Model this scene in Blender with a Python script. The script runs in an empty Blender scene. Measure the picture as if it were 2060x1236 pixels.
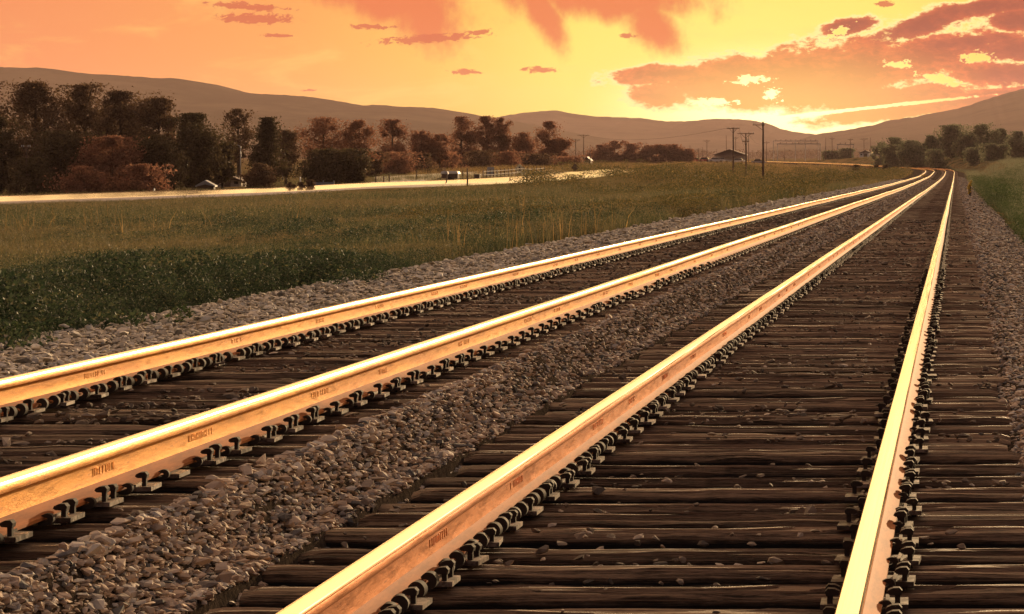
import bpy, bmesh, math, random
import numpy as np
from mathutils import Vector

R = math.radians
random.seed(7)
rng = np.random.default_rng(7)
SC = bpy.context.scene
COL = SC.collection

# ------------------------------------------------------------------ camera
F, VX, HY, CAMZ = 5800.0, 1923.0, 325.0, 1.19      # long lens, seen from beside the right hand rail
cam_d = bpy.data.cameras.new('camera')
cam = bpy.data.objects.new('camera', cam_d)
COL.objects.link(cam)
cam.location = (0, 0, CAMZ)
cam.rotation_euler = (R(90), 0, 0)
cam_d.sensor_width = 36
cam_d.lens = F / 2060 * 36
cam_d.shift_x = -(VX - 1030) / 2060
cam_d.shift_y = -(618 - HY) / 2060
cam_d.clip_start, cam_d.clip_end = 0.5, 40000
SC.camera = cam


def P(px, py, z):
    return Vector(((px - VX) / F * z, z, CAMZ - (py - HY) * z / F))


def sst(a, b, x):
    t = np.clip((np.asarray(x, float) - a) / (b - a), 0, 1)
    return t * t * (3 - 2 * t)


# ------------------------------------------------------------------ object helpers
def link(o, parent=None):
    COL.objects.link(o)
    if parent is not None:
        o.parent = parent
    return o


def tag(o, label=None, cat=None, group=None, kind=None):
    for k, v in (('label', label), ('category', cat), ('group', group), ('kind', kind)):
        if v:
            o[k] = v
    return o


def thing(name, loc, label, cat, group=None, rz=0):
    o = bpy.data.objects.new(name, None)
    o.empty_display_size = 0.2
    link(o)
    o.location = loc
    o.rotation_euler = (0, 0, rz)
    return tag(o, label, cat, group)


def npmesh(name, V, Fs, mats, midx=None, smooth=False):
    """V (n,3); Fs list of int arrays (m,k)"""
    me = bpy.data.meshes.new(name)
    V = np.asarray(V, np.float32)
    Fs = [np.asarray(f, np.int32) for f in Fs if len(f)]
    me.vertices.add(len(V))
    me.vertices.foreach_set('co', V.ravel())
    loops = np.concatenate([f.ravel() for f in Fs])
    cnt = np.concatenate([np.full(len(f), f.shape[1], np.int32) for f in Fs])
    st = np.concatenate([[0], np.cumsum(cnt)[:-1]]).astype(np.int32)
    me.loops.add(len(loops))
    me.loops.foreach_set('vertex_index', loops)
    me.polygons.add(len(cnt))
    me.polygons.foreach_set('loop_start', st)
    me.polygons.foreach_set('loop_total', cnt)
    for m in (mats if isinstance(mats, (list, tuple)) else [mats]):
        me.materials.append(m)
    if midx is not None:
        me.polygons.foreach_set('material_index', np.asarray(midx, np.int32))
    me.polygons.foreach_set('use_smooth', np.full(len(cnt), bool(smooth)))
    me.update(calc_edges=True)
    me.validate()
    return me


def npobj(name, V, Fs, mats, parent=None, midx=None, smooth=False):
    return link(bpy.data.objects.new(name, npmesh(name, V, Fs, mats, midx, smooth)), parent)


class MB:
    """collects simple solids and links them as one mesh object"""
    def __init__(s):
        s.v, s.q, s.t, s.n = [], [], [], 0

    def add(s, v, q=(), t=()):
        v = np.asarray(v, float)
        s.v.append(v)
        if len(q):
            s.q.append(np.asarray(q) + s.n)
        if len(t):
            s.t.append(np.asarray(t) + s.n)
        s.n += len(v)

    def box(s, c, d, rz=0):
        x, y, z = (k / 2 for k in d)
        v = np.array([[a, b, e] for a in (-x, x) for b in (-y, y) for e in (-z, z)])
        if rz:
            ca, sa = math.cos(rz), math.sin(rz)
            v = np.c_[v[:, 0] * ca - v[:, 1] * sa, v[:, 0] * sa + v[:, 1] * ca, v[:, 2]]
        s.add(v + np.array(c), [(0, 1, 3, 2), (4, 6, 7, 5), (0, 4, 5, 1), (2, 3, 7, 6), (0, 2, 6, 4), (1, 5, 7, 3)])
        return s

    def tube(s, pts, rad, n=7):
        pts = [Vector(p) for p in pts]
        rad = rad if isinstance(rad, (list, tuple)) else [rad] * len(pts)
        V = []
        for i, p in enumerate(pts):
            d = (pts[min(i + 1, len(pts) - 1)] - pts[max(i - 1, 0)]).normalized()
            a = d.cross(Vector((0.31, 0.17, 1)) if abs(d.z) < .9 else Vector((1, .2, 0))).normalized()
            b = d.cross(a)
            for k in range(n):
                th = 2 * math.pi * k / n
                V.append(p + (a * math.cos(th) + b * math.sin(th)) * rad[i])
        q = [(i * n + k, i * n + (k + 1) % n, (i + 1) * n + (k + 1) % n, (i + 1) * n + k)
             for i in range(len(pts) - 1) for k in range(n)]
        m = len(V)
        V += [pts[0], pts[-1]]
        L = (len(pts) - 1) * n
        t = [(m, (k + 1) % n, k) for k in range(n)] + [(m + 1, L + k, L + (k + 1) % n) for k in range(n)]
        s.add([tuple(v) for v in V], q, t)
        return s

    def prism(s, poly, axis, a, b):
        """poly in the two other axes, extruded along axis 0 or 1 from a to b"""
        n = len(poly)
        V = []
        for w in (a, b):
            for (p, q_) in poly:
                V.append((w, p, q_) if axis == 0 else (p, w, q_))
        q = [(k, (k + 1) % n, n + (k + 1) % n, n + k) for k in range(n)]
        m = len(V)
        cx = sum(p for p, _ in poly) / n
        cy = sum(p for _, p in poly) / n
        V += [(a, cx, cy) if axis == 0 else (cx, a, cy), (b, cx, cy) if axis == 0 else (cx, b, cy)]
        t = [(m, (k + 1) % n, k) for k in range(n)] + [(m + 1, n + k, n + (k + 1) % n) for k in range(n)]
        s.add(V, q, t)
        return s

    def build(s, name, mat, parent=None, smooth=False, loc=None):
        o = npobj(name, np.concatenate(s.v), [np.concatenate(x) for x in (s.q, s.t) if x], mat, parent, None, smooth)
        me = o.data
        bm = bmesh.new()
        bm.from_mesh(me)
        bmesh.ops.recalc_face_normals(bm, faces=bm.faces)
        bm.to_mesh(me)
        bm.free()
        if loc is not None:
            o.location = loc
        return o


def merge(protos, idx, M, T):
    """protos: list of (V, Fk) with the same face size; instance transforms M (n,3,3), T (n,3)"""
    Vs, Fl, base = [], [], 0
    for k, (V, f) in enumerate(protos):
        sel = np.where(idx == k)[0]
        if not len(sel):
            continue
        W = np.einsum('nij,vj->nvi', M[sel], V) + T[sel][:, None, :]
        n, m = len(sel), len(V)
        Vs.append(W.reshape(-1, 3))
        Fl.append((f[None] + (np.arange(n) * m)[:, None, None] + base).reshape(-1, f.shape[1]))
        base += n * m
    return np.concatenate(Vs), np.concatenate(Fl)


def rotz(a):
    c, s, o, l = np.cos(a), np.sin(a), np.zeros_like(a), np.ones_like(a)
    return np.stack([np.stack([c, -s, o], -1), np.stack([s, c, o], -1), np.stack([o, o, l], -1)], -2)


def randrot(n):
    q = rng.normal(size=(n, 4))
    q /= np.linalg.norm(q, axis=1)[:, None]
    w, x, y, z = q.T
    return np.stack([np.stack([1 - 2 * (y * y + z * z), 2 * (x * y - z * w), 2 * (x * z + y * w)], -1),
                     np.stack([2 * (x * y + z * w), 1 - 2 * (x * x + z * z), 2 * (y * z - x * w)], -1),
                     np.stack([2 * (x * z - y * w), 2 * (y * z + x * w), 1 - 2 * (x * x + y * y)], -1)], -2)


def vnoise(x, y, seed=0):
    """smooth value noise on arrays"""
    def h(i, j):
        n = (i * 374761393 + j * 668265263 + seed * 974711) & 0x7fffffff
        n = ((n ^ (n >> 13)) * 1274126177) & 0x7fffffff
        return ((n ^ (n >> 16)) & 0xffff) / 65535.0
    x, y = np.asarray(x, float), np.asarray(y, float)
    i, j = np.floor(x).astype(np.int64), np.floor(y).astype(np.int64)
    a, b = x - i, y - j
    a, b = a * a * (3 - 2 * a), b * b * (3 - 2 * b)
    return (h(i, j) * (1 - a) + h(i + 1, j) * a) * (1 - b) + (h(i, j + 1) * (1 - a) + h(i + 1, j + 1) * a) * b


# ------------------------------------------------------------------ node helpers
class S:
    """a socket with arithmetic"""
    def __init__(s, nt, sock):
        s.nt, s.s = nt, sock

    def m(s, op, *a, clamp=False):
        n = s.nt.nodes.new('ShaderNodeMath')
        n.operation = op
        n.use_clamp = clamp
        for i, x in enumerate((s,) + a):
            if isinstance(x, S):
                s.nt.links.new(x.s, n.inputs[i])
            else:
                n.inputs[i].default_value = x
        return S(s.nt, n.outputs[0])

    def __add__(s, o): return s.m('ADD', o)
    def __sub__(s, o): return s.m('SUBTRACT', o)
    def __mul__(s, o): return s.m('MULTIPLY', o)
    def __truediv__(s, o): return s.m('DIVIDE', o)
    def max(s, o): return s.m('MAXIMUM', o)
    def min(s, o): return s.m('MINIMUM', o)
    def pow(s, o): return s.m('POWER', o)

    def step(s, a, b, lo=0.0, hi=1.0):
        n = s.nt.nodes.new('ShaderNodeMapRange')
        n.interpolation_type = 'SMOOTHSTEP'
        s.nt.links.new(s.s, n.inputs[0])
        for i, v in zip((1, 2, 3, 4), (a, b, lo, hi)):
            n.inputs[i].default_value = v
        return S(s.nt, n.outputs[0])


def mixc(nt, f, a, b, mode='MIX'):
    n = nt.nodes.new('ShaderNodeMix')
    n.data_type = 'RGBA'
    n.blend_type = mode
    for i, x in ((0, f), (6, a), (7, b)):
        if isinstance(x, S):
            nt.links.new(x.s, n.inputs[i])
        elif i == 0:
            n.inputs[i].default_value = x
        else:
            n.inputs[i].default_value = (*x, 1)
    return S(nt, n.outputs[2])


def ramp(nt, f, stops):
    n = nt.nodes.new('ShaderNodeValToRGB')
    e = n.color_ramp.elements
    while len(e) < len(stops):
        e.new(0.5)
    for el, (p, c) in zip(e, stops):
        el.position = p
        el.color = (*c, 1)
    nt.links.new(f.s, n.inputs[0])
    return S(nt, n.outputs[0])


def noise(nt, vec, scale, detail=4, rough=.55, dist=0.0):
    n = nt.nodes.new('ShaderNodeTexNoise')
    n.inputs['Scale'].default_value = scale
    n.inputs['Detail'].default_value = detail
    n.inputs['Roughness'].default_value = rough
    n.inputs['Distortion'].default_value = dist
    if vec is not None:
        nt.links.new(vec.s, n.inputs['Vector'])
    return S(nt, n.outputs['Fac'])


def scalev(nt, vec, s):
    n = nt.nodes.new('ShaderNodeMapping')
    n.inputs['Scale'].default_value = s
    nt.links.new(vec.s, n.inputs['Vector'])
    return S(nt, n.outputs[0])


def mat(name, fn):
    m = bpy.data.materials.new(name)
    m.use_nodes = True
    nt = m.node_tree
    bs = nt.nodes['Principled BSDF']
    tc = nt.nodes.new('ShaderNodeTexCoord')
    ge = nt.nodes.new('ShaderNodeNewGeometry')
    oi = nt.nodes.new('ShaderNodeObjectInfo')
    ctx = dict(nt=nt, bs=bs, obj=S(nt, tc.outputs['Object']), pos=S(nt, ge.outputs['Position']),
               isl=S(nt, ge.outputs['Random Per Island']), rnd=S(nt, oi.outputs['Random']))

    def put(k, v):
        if isinstance(v, S):
            nt.links.new(v.s, bs.inputs[k])
        elif isinstance(v, tuple):
            bs.inputs[k].default_value = (*v, 1)
        else:
            bs.inputs[k].default_value = v

    def bump(h, strength, dist):
        b = nt.nodes.new('ShaderNodeBump')
        b.inputs['Strength'].default_value = strength
        b.inputs['Distance'].default_value = dist
        nt.links.new(h.s, b.inputs['Height'])
        nt.links.new(b.outputs[0], bs.inputs['Normal'])
    ctx['put'], ctx['bump'] = put, bump
    fn(**ctx)
    return m


def plain(name, col, rough=.7, metal=0.0, var=.18, scale=6.0):
    def fn(nt, put, obj, bump, **k):
        n = noise(nt, obj, scale)
        d = tuple(c * (1 - var) for c in col)
        l = tuple(min(1, c * (1 + var)) for c in col)
        put('Base Color', mixc(nt, n, d, l))
        put('Roughness', rough)
        put('Metallic', metal)
    return mat(name, fn)


def leafmat(name, stops, trans=.35, patch=None, pscale=.05):
    def fn(nt, bs, put, isl, pos, **k):
        c = ramp(nt, isl, stops)
        if patch:
            n = noise(nt, pos, pscale, 3).step(.42, .62)
            c = mixc(nt, n, c, mixc(nt, .65, c, patch))
        put('Base Color', c)
        put('Roughness', .7)
        put('Specular IOR Level', .25)
        tr = nt.nodes.new('ShaderNodeBsdfTranslucent')
        nt.links.new(c.s, tr.inputs[0])
        mx = nt.nodes.new('ShaderNodeMixShader')
        mx.inputs[0].default_value = trans
        nt.links.new(bs.outputs[0], mx.inputs[1])
        nt.links.new(tr.outputs[0], mx.inputs[2])
        nt.links.new(mx.outputs[0], nt.nodes['Material Output'].inputs[0])
    return mat(name, fn)


# ------------------------------------------------------------------ materials
def f_head(nt, put, pos, **k):
    n = noise(nt, scalev(nt, pos, (160, .35, 160)), 1.0, 3)
    put('Base Color', mixc(nt, n, (.95, .82, .56), (1.0, .92, .70)))
    put('Metallic', 1.0)
    put('Roughness', n.step(.3, .75, .10, .24))


def f_side(nt, put, pos, bump, **k):
    n = noise(nt, scalev(nt, pos, (9, .7, 9)), 1.0, 5, .65)
    n2 = noise(nt, pos, 120, 4, .7)
    sp_ = noise(nt, scalev(nt, pos, (40, 6, 40)), 1.0, 6, .75)
    c1 = mixc(nt, (n * .7 + n2 * .4).step(.38, .72), (.95, .50, .11), (.60, .25, .05))
    put('Base Color', mixc(nt, sp_.step(.56, .70, 0, .75), c1, (.30, .12, .035)))
    put('Metallic', 1.0)
    put('Roughness', sp_.step(.3, .7, .36, .64))
    bump(n2, .55, .003)


def f_side_red(nt, put, pos, bump, **k):
    n = noise(nt, scalev(nt, pos, (9, .7, 9)), 1.0, 5, .65)
    n2 = noise(nt, pos, 120, 4, .7)
    sp_ = noise(nt, scalev(nt, pos, (40, 6, 40)), 1.0, 6, .75)
    c1 = mixc(nt, (n * .7 + n2 * .4).step(.38, .72), (.84, .335, .105), (.58, .20, .055))
    put('Base Color', mixc(nt, sp_.step(.56, .70, 0, .75), c1, (.26, .085, .026)))
    put('Metallic', 1.0)
    put('Roughness', sp_.step(.3, .7, .36, .64))
    bump(n2, .55, .003)


def f_foot(nt, put, pos, bump, **k):
    n = noise(nt, scalev(nt, pos, (30, 4, 30)), 1.0, 5, .65)
    put('Base Color', mixc(nt, n.step(.35, .7), (.42, .155, .055), (.26, .09, .034)))
    put('Metallic', .35)
    put('Roughness', .8)
    put('Specular IOR Level', .1)


def f_tie(nt, put, obj, rnd, bump, **k):
    v = scalev(nt, obj, (2.2, 120, 120))
    off = nt.nodes.new('ShaderNodeVectorMath')
    off.operation = 'ADD'
    nt.links.new(v.s, off.inputs[0])
    nt.links.new((rnd * 40.0).s, off.inputs[1])
    g = noise(nt, S(nt, off.outputs[0]), 1.0, 5, .7)
    b = noise(nt, scalev(nt, obj, (1, 3, 3)), 3.2, 5, .65)
    f2 = noise(nt, scalev(nt, obj, (14, 300, 300)), 1.0, 4, .7)
    dk = mixc(nt, rnd, (.020, .012, .008), (.050, .029, .018))
    lt = mixc(nt, rnd, (.20, .115, .070), (.52, .33, .21))
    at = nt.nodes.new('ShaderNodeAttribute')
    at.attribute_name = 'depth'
    weathered = (S(nt, at.outputs['Fac']) + (b - .5) * .03).step(-.058, -.032)      # tops bleached by weather, sides creosote dark with the shade of the gaps painted in
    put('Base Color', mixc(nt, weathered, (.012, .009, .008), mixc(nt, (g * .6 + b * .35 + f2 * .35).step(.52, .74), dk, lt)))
    put('Roughness', g.step(.3, .7, .45, .75))
    put('Specular IOR Level', .32)
    bump(g * .7 + f2 * .5, 1.0, .022)


def f_stone(nt, put, isl, pos, bump, **k):
    c = ramp(nt, isl, [(0, (.10, .105, .115)), (.13, (.24, .22, .22)), (.28, (.46, .35, .27)), (.52, (.60, .46, .36)),
                       (.7, (.68, .56, .46)), (.84, (.42, .40, .40)), (1, (.86, .77, .67))])
    n = noise(nt, pos, 38, 4)
    put('Base Color', mixc(nt, .55, c, mixc(nt, n, (.46, .40, .35), (1, .97, .93)), 'MULTIPLY'))
    put('Roughness', .8)
    put('Specular IOR Level', .25)
    bump(n, .7, .006)


def f_pale(nt, put, isl, pos, bump, **k):
    c = ramp(nt, isl, [(0, (.22, .21, .20)), (.13, (.40, .37, .33)), (.28, (.62, .54, .44)), (.52, (.76, .67, .55)),
                       (.7, (.84, .76, .66)), (.84, (.56, .54, .51)), (1, (.92, .87, .78))])
    n = noise(nt, pos, 38, 4)
    put('Base Color', mixc(nt, .55, c, mixc(nt, n, (.46, .40, .35), (1, .97, .93)), 'MULTIPLY'))
    put('Roughness', .8)
    put('Specular IOR Level', .25)
    bump(n, .7, .006)


def f_bed(nt, put, pos, bump, **k):
    n = noise(nt, pos, 22, 5, .7)
    w = noise(nt, pos, .8, 3)
    put('Base Color', mixc(nt, n.step(.35, .7), (.045, .036, .03), mixc(nt, w, (.07, .055, .044), (.12, .094, .075))))
    put('Roughness', .9)
    put('Specular IOR Level', 0.0)
    bump(n, 1.0, .05)


def f_cinder(nt, put, pos, bump, isl, **k):
    c = ramp(nt, isl, [(0, (.09, .075, .065)), (.6, (.20, .155, .12)), (.9, (.34, .27, .21)), (1, (.55, .46, .38))])
    put('Base Color', c)
    put('Roughness', .85)
    put('Specular IOR Level', .2)


def f_ground(nt, put, pos, bump, **k):
    sp = nt.nodes.new('ShaderNodeSeparateXYZ')
    nt.links.new(pos.s, sp.inputs[0])
    py_ = S(nt, sp.outputs[1])
    a = noise(nt, pos, .035, 4)
    b = noise(nt, pos, .35, 5, .65)
    c = noise(nt, pos, 5.0, 4)
    g = mixc(nt, b.step(.35, .65), (.040, .052, .028), (.100, .100, .050))
    s = mixc(nt, c, (.16, .11, .05), (.34, .23, .11))
    dry = (py_.step(60, 300, 0, .22) + a).step(.44, .66)  # straw patches, browner with distance: the warm glow veil is painted in
    put('Base Color', mixc(nt, dry, g, mixc(nt, b.step(.38, .58), g, s)))
    put('Roughness', .9)
    put('Specular IOR Level', 0.0)
    bump(b, .8, .4)


def f_hill(nt, put, pos, bump, **k):
    a = noise(nt, scalev(nt, pos, (1, 1, 3)), .0022, 6, .6)
    b = noise(nt, pos, .02, 4, .6)
    put('Base Color', mixc(nt, (a * .7 + b * .3).step(.4, .62), (.055, .058, .030), (.105, .095, .055)))
    put('Roughness', .95)
    put('Specular IOR Level', 0.0)
    bump(a, .4, 20)


def f_road(nt, put, pos, bump, **k):
    n = noise(nt, pos, 1.5, 5, .6)
    put('Base Color', mixc(nt, n, (.30, .21, .12), (.44, .30, .17)))
    put('Roughness', n.step(.3, .7, .10, .16))
    put('Specular IOR Level', .9)


M_head = mat('polished rail steel', f_head)
M_side = mat('worn rail steel', f_side)
M_side_red = mat('rust red rail steel', f_side_red)
M_foot = mat('rusty rail foot', f_foot)
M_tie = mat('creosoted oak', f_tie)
M_stone = mat('broken ballast rock', f_stone)
M_pale = mat('pale broken rock', f_pale)
M_bed = mat('ballast fines', f_bed)
M_cin = mat('dark cinders', f_cinder)
M_ground = mat('meadow soil and grass', f_ground)
M_hill = mat('hill scrub', f_hill)
M_road = mat('damp road surface', f_road)
M_iron = plain('rusty iron', (.036, .026, .019), .85, .0, .35, 30)
def f_plate(nt, put, pos, rnd, bump, **k):
    n = noise(nt, pos, 14, 5, .65)
    lt = mixc(nt, rnd, (.10, .07, .052), (.40, .31, .25))
    put('Base Color', mixc(nt, n.step(.42, .60), (.055, .034, .024), lt))
    put('Roughness', n.step(.4, .6, .85, .55))
    bump(n, .6, .006)


M_plate = mat('worn plate steel', f_plate)
M_wood = plain('weathered pole wood', (.12, .072, .052), .85, 0, .3, 4)
M_bark = plain('dark bark', (.060, .045, .035), .9, 0, .3, 3)
M_palebark = plain('pale bark', (.30, .26, .22), .85, 0, .3, 3)
M_galv = plain('galvanised steel', (.34, .33, .33), .45, .6, .1, 3)
M_white = plain('white paint', (.74, .72, .70), .45, 0, .06, 3)
M_grey = plain('grey painted metal', (.40, .40, .41), .5, 0, .1, 3)
M_yellow = plain('sign yellow', (.62, .58, .42), .5, 0, .08, 5)
M_black = plain('black paint', (.02, .02, .02), .5, 0, .1, 5)
M_red = plain('red paint', (.36, .045, .035), .4, 0, .15, 3)
M_brown = plain('brown boards', (.11, .07, .05), .8, 0, .3, 4)
M_tan = plain('pale siding', (.46, .38, .31), .75, 0, .1, 4)
M_roof = plain('dark roofing', (.15, .10, .085), .7, 0, .2, 3)
M_glass = plain('dark glass', (.03, .035, .04), .15, 0, .1, 3)
M_tyre = plain('black rubber', (.02, .02, .02), .85, 0, .1, 8)
M_gravel = plain('grey gravel', (.30, .30, .32), .9, 0, .25, .6)
M_pasture = plain('dry pasture', (.30, .24, .13), .95, 0, .25, .12)
M_bluegrey = plain('blue grey boards', (.20, .21, .26), .7, 0, .1, 2)

L_dark = leafmat('dense green foliage', [(0, (.045, .036, .020)), (.6, (.085, .066, .034)), (1, (.13, .10, .05))], .35)
L_red = leafmat('reddish foliage', [(0, (.15, .068, .048)), (.5, (.27, .13, .088)), (1, (.36, .20, .125))], .55)  # reddish leaves, lightened further to paint in the warm haze over the trees
L_olive = leafmat('olive foliage', [(0, (.075, .044, .028)), (.6, (.145, .09, .054)), (1, (.21, .14, .078))], .35)
L_pale = leafmat('pale willow foliage', [(0, (.11, .125, .085)), (.6, (.20, .215, .135)), (1, (.30, .31, .20))], .4)
L_weed = leafmat('dark leafy weeds', [(0, (.022, .038, .022)), (.55, (.050, .076, .042)), (.9, (.095, .12, .065)), (1, (.22, .20, .10))], .3)
L_grass = leafmat('mixed meadow grass', [(0, (.050, .068, .036)), (.45, (.095, .110, .056)), (.8, (.18, .165, .085)), (1, (.36, .29, .15))], .4,
                  (.26, .19, .10), .045)
L_scrub = leafmat('olive scrub leaves', [(0, (.055, .06, .026)), (.5, (.105, .10, .040)), (.85, (.20, .15, .06)), (1, (.34, .24, .09))], .4)
L_straw = leafmat('straw tufts', [(0, (.06, .062, .028)), (.4, (.16, .115, .05)), (.8, (.36, .23, .10)), (1, (.60, .40, .16))], .45)
L_green = leafmat('fresh green weeds', [(0, (.040, .066, .028)), (.6, (.070, .105, .042)), (1, (.14, .165, .075))], .35)
L_gold = leafmat('golden blossom', [(0, (.40, .28, .05)), (1, (.75, .55, .12))], .3)

# ------------------------------------------------------------------ track alignment
XB0, XA0, HG = -1.045, -3.90, 0.7525


def curve(Y):
    Y = np.asarray(Y, float)
    d = np.clip(Y - 495, 0, None)
    return -np.where(d < 46, d ** 3 / (6 * 46 * 1100), (d ** 2 / 2 - 46 * d / 2 + 46 ** 2 / 6) / 1100)


def XB(Y): return XB0 + curve(Y)
def XA(Y): return XA0 - .75 * sst(110, 480, Y) + curve(Y)


_ty = np.array([-300, 0, 100, 230, 300, 350, 440, 500, 560, 620, 670, 710, 785, 850, 950, 1100, 3200], float)
_tz = np.array([.88, 0, -.293, -.674, -.81, -.89, -.93, -.72, -.38, -.18, .02, .18, .70, 1.08, 1.5, 1.8, 1.8])
_tm = np.gradient(_tz, _ty)


def TB(Y):
    Y = np.clip(np.asarray(Y, float), -300, 3199)
    i = np.clip(np.searchsorted(_ty, Y, side='right') - 1, 0, len(_ty) - 2)
    h = _ty[i + 1] - _ty[i]
    t = (Y - _ty[i]) / h
    return ((2 * t ** 3 - 3 * t ** 2 + 1) * _tz[i] + (t ** 3 - 2 * t ** 2 + t) * h * _tm[i]
            + (-2 * t ** 3 + 3 * t ** 2) * _tz[i + 1] + (t ** 3 - t ** 2) * h * _tm[i + 1])


def TA(Y): return TB(Y) + .17 * (1 - sst(200, 480, Y))


RH, PLT = .165, .016          # rail height, tie plate thickness


def bed(X, Y):
    """top of the ballast bed"""
    X, Y = np.asarray(X, float), np.asarray(Y, float)
    a, b = X - XA(Y), X - XB(Y)
    zb, za = TB(Y) - RH - PLT - .085, TA(Y) - RH - PLT - .075
    gap = sst(0, 1, (X - (XA(Y) + 1.02)) / (np.maximum(XB(Y) - 1.36 - XA(Y) - 1.02, .2)))
    z = np.where(b > -1.36, zb, np.where(a < 1.02, za, za + .125 * sst(.22, .5, gap) * (1 - sst(.55, 1.0, gap)) + (zb + .07 - za) * sst(.5, 1.05, gap)))
    z = z + .08 * sst(1.3, 1.42, b) - .34 * sst(1.5, 2.9, b)
    z = z + .07 * sst(-1.22, -1.5, a) - .28 * sst(-2.6, -3.6, a)
    return z


_cp = np.array([
    (-300, 60, 2.35), (0, 60, 2.2), (400, 60, 2.0), (800, 60, 1.85), (1400, 60, 1.75),
    (-300, 181, 2.85), (0, 181, 2.65), (300, 185, 2.5), (600, 206, 2.31), (900, 230, 1.98), (1150, 281, 1.72), (1255, 380, 1.5),
    (0, 300, 2.75), (400, 290, 2.45), (720, 300, 2.07), (1045, 340, 1.5), (800, 380, 1.66), (950, 450, 1.26), (1100, 480, 1.1),
    (1535, 300, 2.07), (1475, 345, 1.62), (1300, 120, 1.75), (1500, 150, 1.85), (1700, 200, 2.0), (1800, 330, 2.0),
    (1300, 800, .72), (1450, 850, 0.05), (1640, 1000, 0.2), (1740, 840, -1.3), (1900, 650, -.75), (2060, 650, -.5),
    (2060, 300, .45), (1960, 300, 1.1), (2060, 120, 1.9), (2250, 100, 1.9), (2400, 300, .6), (2400, 700, -1),
    (0, 1500, -1.2), (1000, 1500, -1.0), (1500, 1600, -.3), (2000, 2000, -3), (0, 4500, -5), (1000, 4500, -3.5), (2000, 4500, -5),
    (-600, 700, 1.5), (0, 700, 1.5), (1744, 560, 1.75), (1657, 650, 1.30), (1560, 700, .95), (1800, 480, 1.9), (1500, 560, 1.3)])


def _dom(px, z): return np.stack([(np.asarray(px) - 1000) / 600., np.log(z) / .7], -1)


_cd = _dom(_cp[:, 0], _cp[:, 1])
_K = np.linalg.norm(_cd[:, None] - _cd[None], axis=-1)
_w = np.linalg.solve(_K + 0.02 * np.eye(len(_cd)), _cp[:, 2] - 1.5)


def plainz(X, Y):
    X, Y = np.asarray(X, float), np.asarray(Y, float)
    Yc = np.clip(Y, 25, 5000)
    d = _dom(np.clip(VX + F * X / Yc, -700, 2600), Yc)
    sh = d.shape[:-1]
    d = d.reshape(-1, 2)
    out = np.empty(len(d))
    for i in range(0, len(d), 20000):
        out[i:i + 20000] = np.linalg.norm(d[i:i + 20000, None] - _cd[None], axis=-1) @ _w
    return CAMZ - (out.reshape(sh) + 1.5)


LE, RE = -3.05, 2.45        # ballast edges measured from track A / track B centre lines


def ground(X, Y):
    X, Y = np.asarray(X, float), np.asarray(Y, float)
    a, b = X - XA(Y), X - XB(Y)
    dl, dr = np.clip(LE - a, 0, None), np.clip(b - RE, 0, None)
    inside = (dl <= 0) & (dr <= 0)
    edge = np.where(dl > 0, bed(XA(Y) + LE, Y) - .05 * dl, bed(XB(Y) + RE, Y) - .10 * np.minimum(dr, 4))
    d = dl + dr
    f = sst(2, np.where(dl > 0, 24, 9), d)
    far = sst(880, 960, Y)
    g = edge * (1 - f) + plainz(X, Y) * f
    g = g + f * .16 * (vnoise(X / 5, Y / 9, 3) - .5) + f * sst(40, 150, Y) * (.12 + .33 * sst(280, 450, Y) * (1 - sst(600, 800, Y))) * (vnoise(X / 17, Y / 40, 5) - .5) * (1 - far)
    g = np.where(inside, bed(X, Y) - .40, g)
    return g * (1 - far) + plainz(X, Y) * far


# ------------------------------------------------------------------ ground sheet
rows = np.concatenate([np.linspace(-250, 0, 12)[:-1], np.geomspace(12, 8400, 240) - 12])
ss = np.concatenate([np.linspace(-1.5, -.40, 14)[:-1], np.linspace(-.40, .06, 190)[:-1], np.linspace(.06, 1.5, 16)])
off = np.where(rows < 0, 60., np.clip(60 - rows * .1, 3, 60))
GX = ss[None, :] * (np.abs(rows)[:, None] + off[:, None])
GY = np.repeat(rows[:, None], len(ss), 1)
GZ = ground(GX, GY)
nr, nc = GX.shape
ii = (np.arange(nr - 1)[:, None] * nc + np.arange(nc - 1)[None]).ravel()
npobj('ground', np.stack([GX, GY, GZ], -1).reshape(-1, 3), [np.stack([ii, ii + 1, ii + nc + 1, ii + nc], -1)],
      M_ground, smooth=True)['kind'] = 'structure'


def gz(x, y): return float(ground(np.array([x]), np.array([y]))[0])


# ballast bed sheet (follows the two tracks)
by = np.concatenate([np.arange(2, 60, .12), np.geomspace(60, 905, 260)])
bt = np.concatenate([np.linspace(LE - .6, -1.3, 26), np.linspace(-1.2, 1.0, 12)])
bt2 = np.concatenate([np.linspace(1.02, 1.5, 8)[:-1]])
xa, xb = XA(by), XB(by)
cols = [xa + t for t in bt] + [xa + 1.02 + (xb - 1.36 - xa - 1.02) * t for t in np.linspace(.02, 1, 12)] + [xb + t for t in np.linspace(-1.34, RE + .5, 40)]
BX = np.stack(cols, 1)
BY = np.repeat(by[:, None], BX.shape[1], 1)
BZ = bed(BX, BY)
BZ += .035 * (vnoise(BX * 9, BY * 9, 1) - .5) + .04 * (vnoise(BX * 2.5, BY * 2.5, 2) - .5)
BZ[:, 0] -= .25
BZ[:, -1] -= .25
nr, nc = BX.shape
ii = (np.arange(nr - 1)[:, None] * nc + np.arange(nc - 1)[None]).ravel()
o = npobj('ballast_bed', np.stack([BX, BY, BZ], -1).reshape(-1, 3), [np.stack([ii, ii + 1, ii + nc + 1, ii + nc], -1)], M_bed, smooth=True)
o['kind'] = 'structure'


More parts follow.
